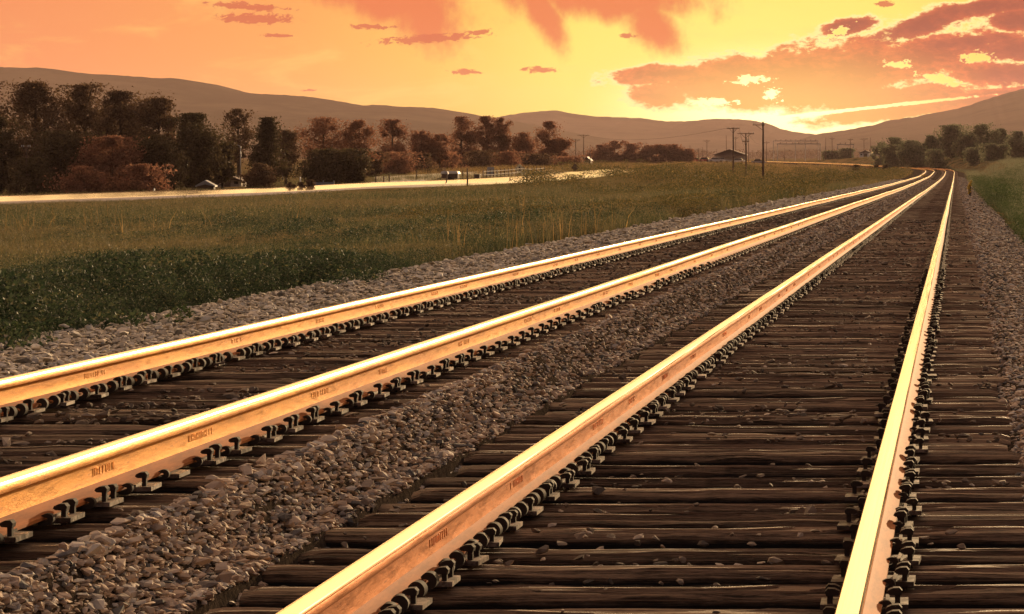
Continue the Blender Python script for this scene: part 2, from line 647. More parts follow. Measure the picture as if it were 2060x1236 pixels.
# ------------------------------------------------------------------ ballast stones
def stone_proto(seed):
    r = random.Random(seed)
    bm = bmesh.new()
    for _ in range(13):
        v = Vector((r.gauss(0, 1), r.gauss(0, 1), r.gauss(0, 1))).normalized() * r.uniform(.75, 1.05)
        bm.verts.new((v.x, v.y * .75, v.z * .5))
    bmesh.ops.convex_hull(bm, input=bm.verts)
    bmesh.ops.delete(bm, geom=[v for v in bm.verts if not v.link_faces], context='VERTS')
    bmesh.ops.triangulate(bm, faces=bm.faces)
    bmesh.ops.recalc_face_normals(bm, faces=bm.faces)
    bm.verts.index_update()
    V = np.array([v.co[:] for v in bm.verts])
    f = np.array([[v.index for v in fc.verts] for fc in bm.faces])
    bm.free()
    return V, f


SP = [stone_proto(100 + k) for k in range(10)]


def stones(X, Y, Z, size, mt, name, label, cat):
    n = len(X)
    M = randrot(n) * 1.0
    flat = np.eye(3)[None] * np.ones((n, 1, 1))
    flat[:, 2, 2] = rng.uniform(.35, .72, n)
    M = np.einsum('nij,njk->nik', flat, M) * size[:, None, None]
    V, f = merge(SP, rng.integers(0, len(SP), n), M, np.stack([X, Y, Z], -1))
    return tag(npobj(name, V, [f], mt), label, cat, None, 'stuff')


def ypick(n, y0, y1, p):
    """sample distances with density ~ y^-p"""
    u = rng.random(n)
    if abs(p - 1) < 1e-6:
        return y0 * (y1 / y0) ** u
    a = 1 - p
    return (y0 ** a + u * (y1 ** a - y0 ** a)) ** (1 / a)


def strip(n, y0, y1, p, fx):
    Y = ypick(n, y0, y1, p)
    return fx(Y, rng.random(n)), Y


X1, Y1 = strip(52000, 7, 330, 1.5, lambda Y, u: XA(Y) + 1.02 + (XB(Y) - 1.34 - XA(Y) - 1.02) * u)
X2, Y2 = strip(52000, 13, 330, 1.4, lambda Y, u: XA(Y) - 1.2 + (LE + 1.0) * u)
X3, Y3 = strip(46000, 9, 430, 1.25, lambda Y, u: XB(Y) + 1.32 + (RE - 1.2) * u)
X = np.concatenate([X1, X2, X3]); Y = np.concatenate([Y1, Y2, Y3])
sz = rng.uniform(.013, .034, len(X)) * np.clip(Y / 28, 1, 4) ** .55 * np.where(rng.random(len(X)) < .07, 1.6, 1)
sz[len(X1):len(X1) + len(X2)] *= 1.15
Z = bed(X, Y) + rng.uniform(-.2, .9, len(X)) * sz
sh = np.zeros(len(X), bool)
sh[len(X1):len(X1) + len(X2)] = True
stones(X[~sh], Y[~sh], Z[~sh], sz[~sh], M_stone, 'ballast_stones', 'loose broken brown and grey ballast rock heaped between and right of the tracks', 'ballast')
stones(X[sh], Y[sh], Z[sh], sz[sh] * 1.1, M_pale, 'shoulder_stones', 'paler broken rock along the left shoulder of the left track', 'ballast')

# ------------------------------------------------------------------ rails
HP = [(-.064, -RH), (-.064, -RH + .011), (-.030, -RH + .024), (-.010, -RH + .042), (-.0085, -.06), (-.012, -.048),
      (-.034, -.038), (-.0360, -.030), (-.0360, -.013), (-.031, -.0035), (-.019, -.0004), (0, .0006)]
PROF = HP + [(-x, z) for x, z in HP[-2::-1]]
yr = np.concatenate([np.arange(2, 70, .5), np.geomspace(70, 880, 420)])
n = len(PROF)


def rail(xf, tf, sgn, seed, label):
    xs, zs = xf(yr) + sgn * HG, tf(yr)
    g = np.clip(yr / 60, .1, 1.4)
    xs = xs + .010 * g * (vnoise(yr / 11, yr * 0 + seed, seed) - .5)
    zs = zs + .012 * g * (vnoise(yr / 13, yr * 0 + seed, seed + 9) - .5)
    tx = np.gradient(xs, yr)
    prof = np.array(PROF)
    V = np.stack([xs[:, None] + prof[None, :, 0], yr[:, None] - tx[:, None] * prof[None, :, 0], zs[:, None] + prof[None, :, 1]], -1)
    m = len(yr)
    i = np.arange(m - 1)[:, None] * n
    k = np.arange(n)[None]
    q = np.stack([i + k, i + (k + 1) % n, i + n + (k + 1) % n, i + n + k], -1).reshape(-1, 4)
    kk = np.repeat(k, m - 1, 0).ravel()
    mi = np.where((kk >= 8) & (kk <= n - 10), 1, np.where((kk <= 2) | (kk >= n - 4), 2, 0))
    o = npobj('rail', V.reshape(-1, 3), [q], [M_side if xf is XA else M_side_red, M_head, M_foot], None, mi)
    me = o.data
    bm = bmesh.new(); bm.from_mesh(me)
    bmesh.ops.recalc_face_normals(bm, faces=bm.faces)
    ca, cb = bm.verts[:] , None
    bm.verts.ensure_lookup_table()
    bm.faces.new([bm.verts[j] for j in range(n)]); bm.faces.new([bm.verts[(m - 1) * n + j] for j in range(n)][::-1])
    bm.to_mesh(me); bm.free()
    me.shade_smooth()
    me.set_sharp_from_angle(angle=R(28))
    tag(o, label, 'rail', 'rails of the two tracks')
    # rolled mill marks raised on the web (too worn to read)
    r = random.Random(seed)
    mb = MB()
    y = 7.0 + r.random()
    while y < 60:
        yy = y
        for c in range(r.randint(7, 10)):
            w = r.choice((.008, .012, .016))
            if r.random() < .86:
                z0 = float(np.interp(yy, yr, zs)) - .095
                x0 = float(np.interp(yy, yr, xs)) + .0095
                mb.box((x0, yy, z0 + .014), (.003, .006, .028))
                if r.random() < .7:
                    mb.box((x0, yy + w / 2 + .003, z0 + r.choice((.002, .014, .026))), (.003, w, .005))
                if r.random() < .5:
                    mb.box((x0, yy + w + .006, z0 + .014), (.003, .006, .028))
            yy += .040
        y += r.uniform(1.3, 3.2)
    mm = mb.build('mill_mark', M_side)
    md = mm.data
    bpy.data.objects.remove(mm)
    bm = bmesh.new(); bm.from_mesh(me); k0 = len(bm.faces); bm.from_mesh(md); bm.faces.ensure_lookup_table()
    for fc in bm.faces[k0:]:
        fc.material_index = 3
    me.materials.append(M_side if xf is XA else M_side_red)
    bm.to_mesh(me); bm.free()
    return o, xs, zs


rails = [rail(XA, TA, -1, 11, 'bright leftmost rail of the left track, edged by the pale ballast shoulder and weeds'),
         rail(XA, TA, 1, 12, 'bright right hand rail of the left track, beside the stone heap between tracks'),
         rail(XB, TB, -1, 13, 'bright broad left rail of the right track, running out at the bottom middle'),
         rail(XB, TB, 1, 14, 'golden rightmost rail standing steep above the dark tie ends')]


# ------------------------------------------------------------------ ties, plates, spikes
def tie_mesh(seed):
    r = np.random.default_rng(seed)
    L, W, H, nx, ny = 2.70, .205, .18, 56, 17
    xs, ys = np.linspace(-L / 2, L / 2, nx), np.linspace(-W / 2, W / 2, ny)
    gx, gy = np.meshgrid(xs, ys, indexing='ij')
    z = -.010 * (vnoise(gx * 1.6 + seed, gy * 60, seed) ** 2) * 1.6 - .010 * (vnoise(gx * 5, gy * 16, seed + 5))
    z -= .035 * (np.abs(gy) > W * .49) * (.3 + .7 * vnoise(gx * 4, gy * 0, seed + 2)) + .006 * (np.abs(gy) > W * .36) * (np.abs(gy) < W * .49)
    z += .009 * (vnoise(gx * .9 + 3, gy * 60 + seed, seed + 6) - .5)          # the grain weathers into ridges
    for _ in range(9):                                  # drying cracks along the grain
        c, a, b = r.integers(2, ny - 2), r.uniform(-1.4, .9), r.uniform(.5, 1.9)
        z[(xs > a) & (xs < a + b), c] -= r.uniform(.012, .036)
    ex = np.abs(gx) > L / 2 - .03
    z -= ex * .02 * vnoise(gx * 3, gy * 30, seed + 8)
    z -= .004 * sst(.34, .5, np.abs(gy) / W) ** 2
    gy2 = gy + (np.abs(gy) > W * .4) * np.sign(gy) * .012 * (vnoise(gx * 3, gy * 2 + 7, seed + 3) - .5)
    T = np.stack([gx, gy2, z], -1).reshape(-1, 3)
    B = T.copy(); B[:, 2] = -H
    i = (np.arange(nx - 1)[:, None] * ny + np.arange(ny - 1)[None]).ravel()
    N = nx * ny
    q = [np.stack([i, i + ny, i + ny + 1, i + 1], -1)]
    for e in ([k * ny for k in range(nx)], [k * ny + ny - 1 for k in range(nx)][::-1]):
        e = np.array(e); q.append(np.stack([e[:-1], e[:-1] + N, e[1:] + N, e[1:]], -1))
    for e in ([k for k in range(ny)][::-1], [(nx - 1) * ny + k for k in range(ny)]):
        e = np.array(e); q.append(np.stack([e[:-1], e[:-1] + N, e[1:] + N, e[1:]], -1))
    return np.concatenate([T, B]), np.concatenate(q)


TIE = [tie_mesh(s) for s in range(1, 8)]
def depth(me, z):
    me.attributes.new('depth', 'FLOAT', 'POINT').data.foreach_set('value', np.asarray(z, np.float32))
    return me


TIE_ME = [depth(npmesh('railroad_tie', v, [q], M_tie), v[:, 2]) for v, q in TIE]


def plate_me():
    mb = MB()
    mb.box((0, 0, PLT / 2 - .001), (.275, .160, PLT))
    mb.box((-.072, 0, PLT + .003), (.012, .174, .010))
    mb.box((.072, 0, PLT + .003), (.012, .174, .010))
    o = mb.build('tie_plate', M_plate)
    me = o.data; bpy.data.objects.remove(o); return me


def spike_me():
    mb = MB()
    mb.box((0, 0, .012), (.017, .017, .060))
    prof = [(-.034, .040), (-.026, .034), (.012, .032), (.015, .046), (.006, .056), (-.014, .055), (-.030, .048)]
    mb.prism(prof, 1, -.017, .017)
    o = mb.build('rail_spike', M_iron)
    me = o.data; bpy.data.objects.remove(o); return me


def anchor_me(kind):
    """spring clip hooked over the rail foot on its +x side"""
    mb = MB()
    if kind == 0:
        mid = [(.030, -.018), (.055, -.020), (.082, -.014), (.100, .004), (.104, .024), (.092, .042), (.074, .046), (.054, .034)]
        th, w = [.012, .014, .016, .018, .019, .019, .016, .007], .021
    else:
        mid = [(.040, -.018), (.064, -.020), (.086, -.012), (.096, .004), (.090, .018), (.074, .024), (.050, .018)]
        th, w = [.008, .010, .012, .013, .013, .010, .003], .011
    P_ = np.array(mid); tt = np.linspace(0, len(mid) - 1, 3 * len(mid) - 2)
    for _ in range(1):
        xs_, zs_, th = (np.interp(tt, np.arange(len(mid)), q_) for q_ in (P_[:, 0], P_[:, 1], th))
        for _k in range(2):
            for q_ in (xs_, zs_):
                q_[1:-1] = (q_[:-2] + 2 * q_[1:-1] + q_[2:]) / 4
    xs_ = .062 + (xs_ - .062) * .78; zs_ = zs_ * .68; th = np.array(th) * .72
    mid = list(zip(xs_, zs_))
    out, inn = [], []
    for i, (x, z) in enumerate(mid):
        x0, z0 = mid[max(i - 1, 0)]; x1, z1 = mid[min(i + 1, len(mid) - 1)]
        d = math.hypot(x1 - x0, z1 - z0); nx, nz = (z1 - z0) / d, -(x1 - x0) / d
        out.append((x + nx * th[i], z + nz * th[i])); inn.append((x - nx * th[i], z - nz * th[i]))
    k = len(mid)
    V = [(x, y, z) for y in (-w, w) for (x, z) in out] + [(x, y, z) for y in (-w, w) for (x, z) in inn]
    q = []
    for i in range(k - 1):
        q += [(i, i + 1, k + i + 1, k + i), (2 * k + i, 3 * k + i, 3 * k + i + 1, 2 * k + i + 1),
              (i, 2 * k + i, 2 * k + i + 1, i + 1), (k + i, k + i + 1, 3 * k + i + 1, 3 * k + i)]
    q += [(0, k, 3 * k, 2 * k), (k - 1, 3 * k - 1, 4 * k - 1, 2 * k - 1)]
    mb.add(V, q)
    o = mb.build('rail_anchor', M_iron)
    me = o.data; me.shade_smooth(); me.set_sharp_from_angle(angle=R(50)); bpy.data.objects.remove(o); return me


ME_P, ME_S, ME_A = plate_me(), spike_me(), [anchor_me(0), anchor_me(1)]


def arrays(me):
    V = np.empty(len(me.vertices) * 3, np.float32); me.vertices.foreach_get('co', V)
    bm = bmesh.new(); bm.from_mesh(me); bmesh.ops.triangulate(bm, faces=bm.faces)
    f = np.array([[v.index for v in x.verts] for x in bm.faces]); bm.free()
    return V.reshape(-1, 3), f


AP, AS, AA = arrays(ME_P), arrays(ME_S), [arrays(m) for m in ME_A]
rt = random.Random(5)
far_ties, far_plates = [], []
tie_pos = {'A': [], 'B': []}


def child(name, me, loc, parent, rz=0, sc=None):
    o = bpy.data.objects.new(name, me)
    o.location = loc
    o.rotation_euler = (0, 0, rz)
    if sc:
        o.scale = sc
    return link(o, parent)


for key, xf, tf, y0, ysp, label in (
        ('B', XB, TB, 6.6, 38, 'dark split wooden tie under the two rails of the right track'),
        ('A', XA, TA, 8.4, 36, 'dark wooden tie half buried in cinders under the left track')):
    y, cnt = y0, 0
    while y < 560:
        x = float(xf(y)) + rt.uniform(-.05, .05) - (.06 if key == 'A' else 0)
        z = float(tf(y)) - RH - PLT
        dz = rt.uniform(-.020, .002)
        rz = rt.gauss(0, .008)
        tie_pos[key].append(y)
        cnt += 1
        sx = rt.choice((.985, 1, 1, 1.01, 1.03)) if rt.random() < .85 else 1.07
        if key == 'A':
            sx *= .925
        if cnt <= 148:
            t = child('railroad_tie', rt.choice(TIE_ME), (x, y, z + dz), None, rz + (math.pi if rt.random() < .5 else 0), (sx, rt.uniform(.93, 1.06), 1))
            tag(t, label, 'railroad tie', 'wooden ties under the ' + ('right' if key == 'B' else 'left') + ' track')
            flip = abs(t.rotation_euler.z) > 1.5
            for s in (-1, 1):
                lx = (float(xf(y)) + s * HG - x) * (-1 if flip else 1) / sx
                pl = child('tie_plate', ME_P, (lx + rt.uniform(-.02, .02), rt.uniform(-.012, .012), -dz), t, rt.gauss(0, .03))
                if y < ysp:
                    for sy, ex in ((-.05, .105), (.05, .105), (.045, -.105)):
                        if rt.random() < .9:
                            sp = child('rail_spike', ME_S, (ex + rt.uniform(-.004, .004), sy, rt.uniform(.004, .016)), pl)
                            if ex < 0:
                                sp.rotation_euler.z = math.pi
        else:
            far_ties.append((x, y, z + dz, rz, sx))
            for s in (-1, 1):
                far_plates.append((float(xf(y)) + s * HG, y, z))
        y += .495 + rt.uniform(-.025, .025)

a = np.array(far_ties)
M = rotz(a[:, 3]); M[:, :, 0] *= a[:, 4][:, None]
ti = rng.integers(0, len(TIE), len(a))
V, f = merge(TIE, ti, M, a[:, :3])
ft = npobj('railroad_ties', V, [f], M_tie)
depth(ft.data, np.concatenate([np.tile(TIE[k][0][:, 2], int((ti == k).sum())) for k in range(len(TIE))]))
tag(ft, 'far run of dark wooden ties thinning towards the bend', 'railroad ties', None, 'stuff')
a = np.array(far_plates)
V, f = merge([AP], np.zeros(len(a), int), np.repeat(np.eye(3)[None], len(a), 0), a)
tag(npobj('tie_plates', V, [f], M_plate), 'far run of small steel plates under the rails', 'tie plates', None, 'stuff')

# anchors hooked on each rail, on both sides of every tie
for (ro, xs, zs), key, kind in zip(rails, 'AABB', (0, 1, 0, 1)):
    ys = [y + d + rt.uniform(-.012, .012) for y in tie_pos[key] for d in ((-.158, .158) if kind == 0 else (-.15,))]
    rest = []
    for i, y in enumerate(ys):
        x, z = float(np.interp(y, yr, xs)), float(np.interp(y, yr, zs)) - RH
        if i < 96:
            child('rail_anchor', ME_A[kind], (x, y, z), ro, rt.uniform(-.12, .12))
        else:
            rest.append((x, y, z))
    a = np.array(rest)
    V, f = merge([AA[kind]], np.zeros(len(a), int), rotz(rng.uniform(-.1, .1, len(a))), a)
    npobj('rail_anchors', V, [f], M_iron, ro)['kind'] = 'stuff'

# stones lying in the cribs between the ties, some cribs full and others nearly empty
PX, PY, PZ = [], [], []
for key, xf, tf, nmax in (('B', XB, TB, 150), ('A', XA, TA, 150)):
    tp = tie_pos[key]
    for i in range(min(nmax, len(tp) - 1)):
        fill = rt.random() ** 1.25 * (1.0 if key == 'B' else 1.3)
        n = int((55 if key == 'B' else 120) * fill * (1 if tp[i] < 30 else .8)) + 8
        c = rt.uniform(-.9, .9)
        for _ in range(n):
            x = max(-1.25, min(1.25, rt.gauss(c, .55))) if rt.random() < .7 else rt.uniform(-1.25, 1.25)
            v = rt.random()
            PX.append(float(xf(tp[i])) + x)
            PY.append(tp[i] + .5 * (tp[i + 1] - tp[i]) + rt.gauss(0, .07))
            PZ.append(float(tf(tp[i])) - RH - PLT - .09 + .118 * min(1, fill * 1.5) * (.45 + .55 * v))
        for _ in range(2):
            PX.append(float(xf(tp[i])) + rt.uniform(-1.2, 1.1)); PY.append(tp[i] + rt.uniform(-.1, .1)); PZ.append(float(tf(tp[i])) - RH - PLT - .012)
X, Y, Z = np.array(PX), np.array(PY), np.array(PZ)
sz = rng.uniform(.013, .036, len(X)) * np.clip(Y / 25, 1, 3) ** .5 * np.where(rng.random(len(X)) < .04, 1.7, 1)
near_rail = np.minimum.reduce([np.abs(X - xf(Y) - s * HG) for xf in (XA, XB) for s in (-1, 1)]) < .16
keep = ~near_rail
stones(X[keep], Y[keep], Z[keep], sz[keep], M_cin, 'crib_stones', 'dusty brown and grey stones lying in the cribs between the ties', 'stones')

# ------------------------------------------------------------------ weeds and grass
def blade_proto(seed, nb, h, spread, w):
    r = random.Random(seed)
    V, f = [], []
    for _ in range(nb):
        a, b = r.uniform(0, 6.28), r.uniform(0, 6.28)
        hx, hy = r.gauss(0, spread * .4), r.gauss(0, spread * .4)
        lean = r.uniform(.1, .5) * h
        hh = h * r.uniform(.55, 1.1)
        dx, dy = math.cos(a) * lean, math.sin(a) * lean
        wx, wy = math.cos(b) * w, math.sin(b) * w
        k = len(V)
        V += [(hx - wx, hy - wy, -.05), (hx + wx, hy + wy, -.05),
              (hx + dx * .35 - wx * .8, hy + dy * .35 - wy * .8, hh * .6), (hx + dx * .35 + wx * .8, hy + dy * .35 + wy * .8, hh * .6),
              (hx + dx, hy + dy, hh)]
        f += [(k, k + 1, k + 3), (k, k + 3, k + 2), (k + 2, k + 3, k + 4)]
    return np.array(V), np.array(f)


def leaf_proto(seed, n, h, rad, ls):
    r = random.Random(seed)
    V, f = [], []
    for _ in range(n):
        t = r.random() ** .7
        a = r.uniform(0, 6.28)
        d = rad * math.sqrt(r.random()) * (1 - .55 * t)
        c = Vector((math.cos(a) * d, math.sin(a) * d, h * t))
        u = Vector((r.gauss(0, 1), r.gauss(0, 1), r.gauss(0, .6))).normalized()
        v = u.cross(Vector((r.gauss(0, 1), r.gauss(0, 1), r.gauss(0, 1)))).normalized()
        s = ls * r.uniform(.6, 1.3)
        k = len(V)
        V += [tuple(c - u * s), tuple(c + v * s * .45), tuple(c + u * s), tuple(c - v * s * .45)]
        f += [(k, k + 1, k + 2), (k, k + 2, k + 3)]
    return np.array(V), np.array(f)


def scatter(name, protos, X, Y, sc, mt, label, cat):
    n = len(X)
    M = rotz(rng.uniform(0, 6.28, n)) * sc[:, None, None]
    M[:, 2, :] *= rng.uniform(.75, 1.25, n)[:, None]
    V, f = merge(protos, rng.integers(0, len(protos), n), M, np.stack([X, Y, ground(X, Y)], -1))
    return tag(npobj(name, V, [f], mt), label, cat, None, 'stuff')


def wedge(n, y0, y1, p, pad=0.0):
    """points of the field left of the ballast, inside a wide view"""
    Y = ypick(n, y0, y1, p)
    r = XA(Y) + LE - pad
    l = np.minimum(-.345 * Y, r - .5)
    return l + (r - l) * rng.random(n), Y


_rp = np.array([(-250, 176), (0, 183), (300, 196), (600, 212), (900, 236), (1100, 270), (1200, 320), (1262, 390)], float)


def off_road(X, Y):
    """keeps plants off the carriageway and mown short along its near verge"""
    px = VX + F * X / Y
    zr = np.interp(px, _rp[:, 0], _rp[:, 1])
    w = 6 + .10 * np.clip(zr - 200, 0, 200)
    on = px < 1266
    k = (~on) | (np.abs(Y - zr - 1) > w)
    s = np.where(on & (Y < zr), .22 + .78 * sst(w, w + 50, zr - Y), np.where(on & (Y < zr + 60), .8, 1))
    return k, s


GP = [blade_proto(k, 16, .34, .34, .005) for k in range(4)] + [leaf_proto(140 + k, 30, .30, .34, .022) for k in range(4)]
X, Y = wedge(52000, 18, 330, 1.15, .2)
px = VX + F * X / Y
k = vnoise(X / 3.2, Y / 13, 21) * .6 + vnoise(X / 11, Y / 60, 22) * .4
keep = (k > .30) & (plainz(X, Y) > -9)
dist_road = np.ones(len(X), bool)
X, Y, k = X[keep], Y[keep], k[keep]
sc = np.clip(Y / 40, .9, 2.6) ** .65 * (.4 + .75 * k)
GRASS = (X, Y, sc)

LPs = [leaf_proto(40 + k, 110, .50, .38, .023) for k in range(6)]
nb = 15000
Yb = ypick(nb, 17, 105, 1.0)
db = np.abs(rng.normal(0, 1, nb)) * (3.2 + Yb * .085) + .1
Xb = XA(Yb) + LE - db
kb = vnoise(Xb / 2.4, Yb / 13, 31) * .6 + .4 * vnoise(Xb / .9, Yb / 4, 32)
pxb = VX + F * Xb / Yb
dens = np.clip(1.15 - np.clip(pxb, 0, 1500) / 1000, .12, 1)
kp = (kb > .34) & (rng.random(nb) < dens)
Xb, Yb, kb = Xb[kp], Yb[kp], kb[kp]
scatter('weeds', LPs, Xb, Yb, np.clip(Yb / 45, .85, 1.35) * (.15 + .85 * kb ** 1.2), L_weed,
        'dense dark leafy weeds along the left ballast edge', 'weeds')

nb = 700
X, Y = wedge(nb, 34, 120, 1.0, .1)
kp = vnoise(X / 4, Y / 18, 41) > .74
scatter('dead_stalks', [blade_proto(60 + k, 4, .62, .22, .0045) for k in range(5)], X[kp], Y[kp], np.clip(Y[kp] / 50, .9, 1.6), L_straw,
        'pale dead stalks and seed heads standing above the meadow grass', 'dry grass')

# bushy weeds crowding the ballast edge in the foreground
nb = 2600
Yb = ypick(nb, 18.5, 38, .9)
Xb = XA(Yb) + LE - .1 + .9 * vnoise(Yb / 1.3, Yb * 0, 35) - rng.random(nb) ** 2.0 * (1.4 + np.clip(38 - Yb, 0, 30) * .45)
scatter('edge_weeds', LPs, Xb, Yb, (.30 + .75 * vnoise(Xb / 1.0, Yb / 3.5, 33)) * (1 - .5 * sst(30, 38, Yb)), L_weed,
        'tall bushy dark weeds crowding the ballast edge at the near left', 'weeds')

# fresh green growth to the right of the right track
nb = 2600
Yb = ypick(nb, 42, 420, 1.1)
Xb = XB(Yb) + RE + .2 + rng.random(nb) ** 1.4 * (Yb * .045 + 2)
kb = vnoise(Xb / 2.0, Yb / 8, 51)
kp = kb > .3
Xb, Yb, kb = Xb[kp], Yb[kp], kb[kp]
scatter('verge_weeds', LPs, Xb, Yb, np.clip(Yb / 60, .8, 2.2) * (.35 + .7 * kb), L_green,
        'fresh green weeds on the verge right of the tracks', 'weeds')
nb = 26000
Yb = ypick(nb, 30, 800, .8)
Xb = XB(Yb) + RE + .6 + rng.random(nb) * (Yb * .06 + 2)
scatter('verge_grass', GP, Xb, Yb, np.clip(Yb / 60, .9, 2.6) * rng.uniform(.5, .9, nb), L_pale,
        'pale meadow grass on the rising ground right of the tracks', 'grass')

# tufts on the open plain further out
nb = 20000
Yb = ypick(nb, 240, 860, .6)
Xb = Yb * rng.uniform(-.19, -.012, nb)
kb = vnoise(Xb / 5, Yb / 25, 57)
ok, so_ = off_road(Xb, Yb)
kp = (kb > .25) & (Xb < XA(Yb) + LE - .3) & ok
Xb, Yb, kb = Xb[kp], Yb[kp], kb[kp]
scatter('plain_tufts', GP, Xb, Yb, np.clip(Yb / 120, 1.4, 4) * (.2 + .5 * kb) * so_[kp], L_straw, 'straw coloured and green tufts dotting the open plain', 'grass')

# shrubby weeds on the rise left of the bend
nb = 4200
Yb = ypick(nb, 80, 520, .8)
Xb = XA(Yb) + LE - .3 - rng.random(nb) ** 1.4 * (Yb * .115)
kb = vnoise(Xb / 3.5, Yb / 22, 61)
ok, so_ = off_road(Xb, Yb)
kp = (kb > .48) & (rng.random(nb) < .75) & ok & (so_ > .7)
Xb, Yb, kb = Xb[kp], Yb[kp], kb[kp]
scatter('scrub', [leaf_proto(80 + k, 130, .6, .65, .04) for k in range(5)], Xb, Yb, np.clip(Yb / 130, .6, 1.8) * (.35 + 1.0 * kb), L_scrub,
        'olive scrub on the low rise left of the bend', 'scrub')

# ------------------------------------------------------------------ road, drive, yards
def ribbon(name, pts, wid, mt, lift, kind='structure', bank=0.0):
    pts = np.array(pts, float)
    d = np.concatenate([[0], np.cumsum(np.linalg.norm(np.diff(pts, axis=0), axis=1))])
    t = np.linspace(0, d[-1], max(40, int(d[-1] / 2)))
    # smooth polyline
    x, y = np.interp(t, d, pts[:, 0]), np.interp(t, d, pts[:, 1])
    for _ in range(12):
        x[1:-1] = (x[:-2] + 2 * x[1:-1] + x[2:]) / 4
        y[1:-1] = (y[:-2] + 2 * y[1:-1] + y[2:]) / 4
    tx, ty = np.gradient(x), np.gradient(y)
    l = np.hypot(tx, ty)
    nx, ny = -ty / l, tx / l
    w = np.interp(t, d, wid) if np.ndim(wid) else np.full(len(t), wid)
    S_ = np.linspace(-.5, .5, 9)
    X = x[:, None] + nx[:, None] * w[:, None] * S_
    Y = y[:, None] + ny[:, None] * w[:, None] * S_
    zc = ground(x, y)
    for _ in range(10):
        zc[1:-1] = (zc[:-2] + 2 * zc[1:-1] + zc[2:]) / 4
    Z = zc[:, None] + lift + bank * (S_[None] + .5) * w[:, None]
    Z = np.maximum(Z, ground(X, Y) + .05)
    Z[:, 0] -= lift + .25
    Z[:, -1] -= lift + .25
    m, c = X.shape
    ii = (np.arange(m - 1)[:, None] * c + np.arange(c - 1)[None]).ravel()
    o = npobj(name, np.stack([X, Y, Z], -1).reshape(-1, 3), [np.stack([ii, ii + 1, ii + c + 1, ii + c], -1)], mt, smooth=True)
    o['kind'] = kind
    return o, x, y


def XY(px, z): return ((px - VX) / F * z, z)


road_pts = [XY(-700, 168), XY(-250, 176), XY(0, 183), XY(300, 196), XY(600, 212), XY(900, 236), XY(1100, 270), XY(1200, 320), XY(1262, 390)]
road, rx, ry = ribbon('road', road_pts, [4.6, 4.6, 4.6, 4.2, 3.4, 3.4, 3.8, 4.6, 4.6], M_road, .14, bank=.09)
# keep the meadow off the carriageway
X, Y, sc = GRASS
clear, so_ = off_road(X, Y)
scatter('meadow_grass', GP, X[clear], Y[clear], (sc * so_)[clear], L_grass,
        'tall mixed green and straw coloured grass filling the field', 'grass')


def patch(name, corners, mt, lift=.05):
    c = np.array([XY(*k) for k in corners])
    N = 26
    u, v = np.meshgrid(np.linspace(0, 1, N), np.linspace(0, 1, N), indexing='ij')
    B = (c[0][None, None] * ((1 - u) * (1 - v))[..., None] + c[1] * (u * (1 - v))[..., None] + c[2] * (u * v)[..., None] + c[3] * ((1 - u) * v)[..., None])
    X, Y = B[..., 0], B[..., 1]
    Z = ground(X, Y) + lift
    for sl in ((0, slice(None)), (-1, slice(None)), (slice(None), 0), (slice(None), -1)):
        Z[sl] -= lift + .3
    ii = (np.arange(N - 1)[:, None] * N + np.arange(N - 1)[None]).ravel()
    o = npobj(name, np.stack([X, Y, Z], -1).reshape(-1, 3), [np.stack([ii, ii + 1, ii + N + 1, ii + N], -1)], mt, smooth=True)
    o['kind'] = 'structure'


patch('pasture', [(740, 268), (1180, 345), (1130, 440), (735, 330)], M_pasture)
patch('gravel_yard', [(742, 258), (870, 262), (850, 275), (742, 272)], M_gravel, .14)
patch('driveway', [(555, 228), (690, 228), (690, 236), (570, 236)], M_gravel, .12)

# ------------------------------------------------------------------ hills
RIDGE_L = [(-900, 118), (-300, 128), (0, 135), (90, 137), (140, 145), (200, 150), (310, 157), (345, 157), (380, 162), (430, 175), (480, 187), (540, 190),
           (620, 194), (660, 202), (720, 213), (760, 211), (800, 215), (870, 217), (920, 226), (990, 238), (1060, 250), (1150, 268), (1300, 300), (1500, 330)]
RIDGE_M = [(850, 300), (920, 262), (970, 246), (1010, 234), (1060, 226), (1120, 221.5), (1150, 229), (1200, 235), (1290, 238), (1340, 245), (1385, 244), (1440, 239),
           (1500, 241), (1545, 248), (1570, 260), (1600, 266), (1650, 272), (1750, 285), (1900, 310)]
RIDGE_R = [(1540, 310), (1600, 284), (1640, 271.5), (1700, 262), (1760, 252), (1780, 244), (1830, 237), (1870, 230), (1930, 218), (1950, 212), (2000, 195), (2060, 178), (2300, 120), (2700, 70)]


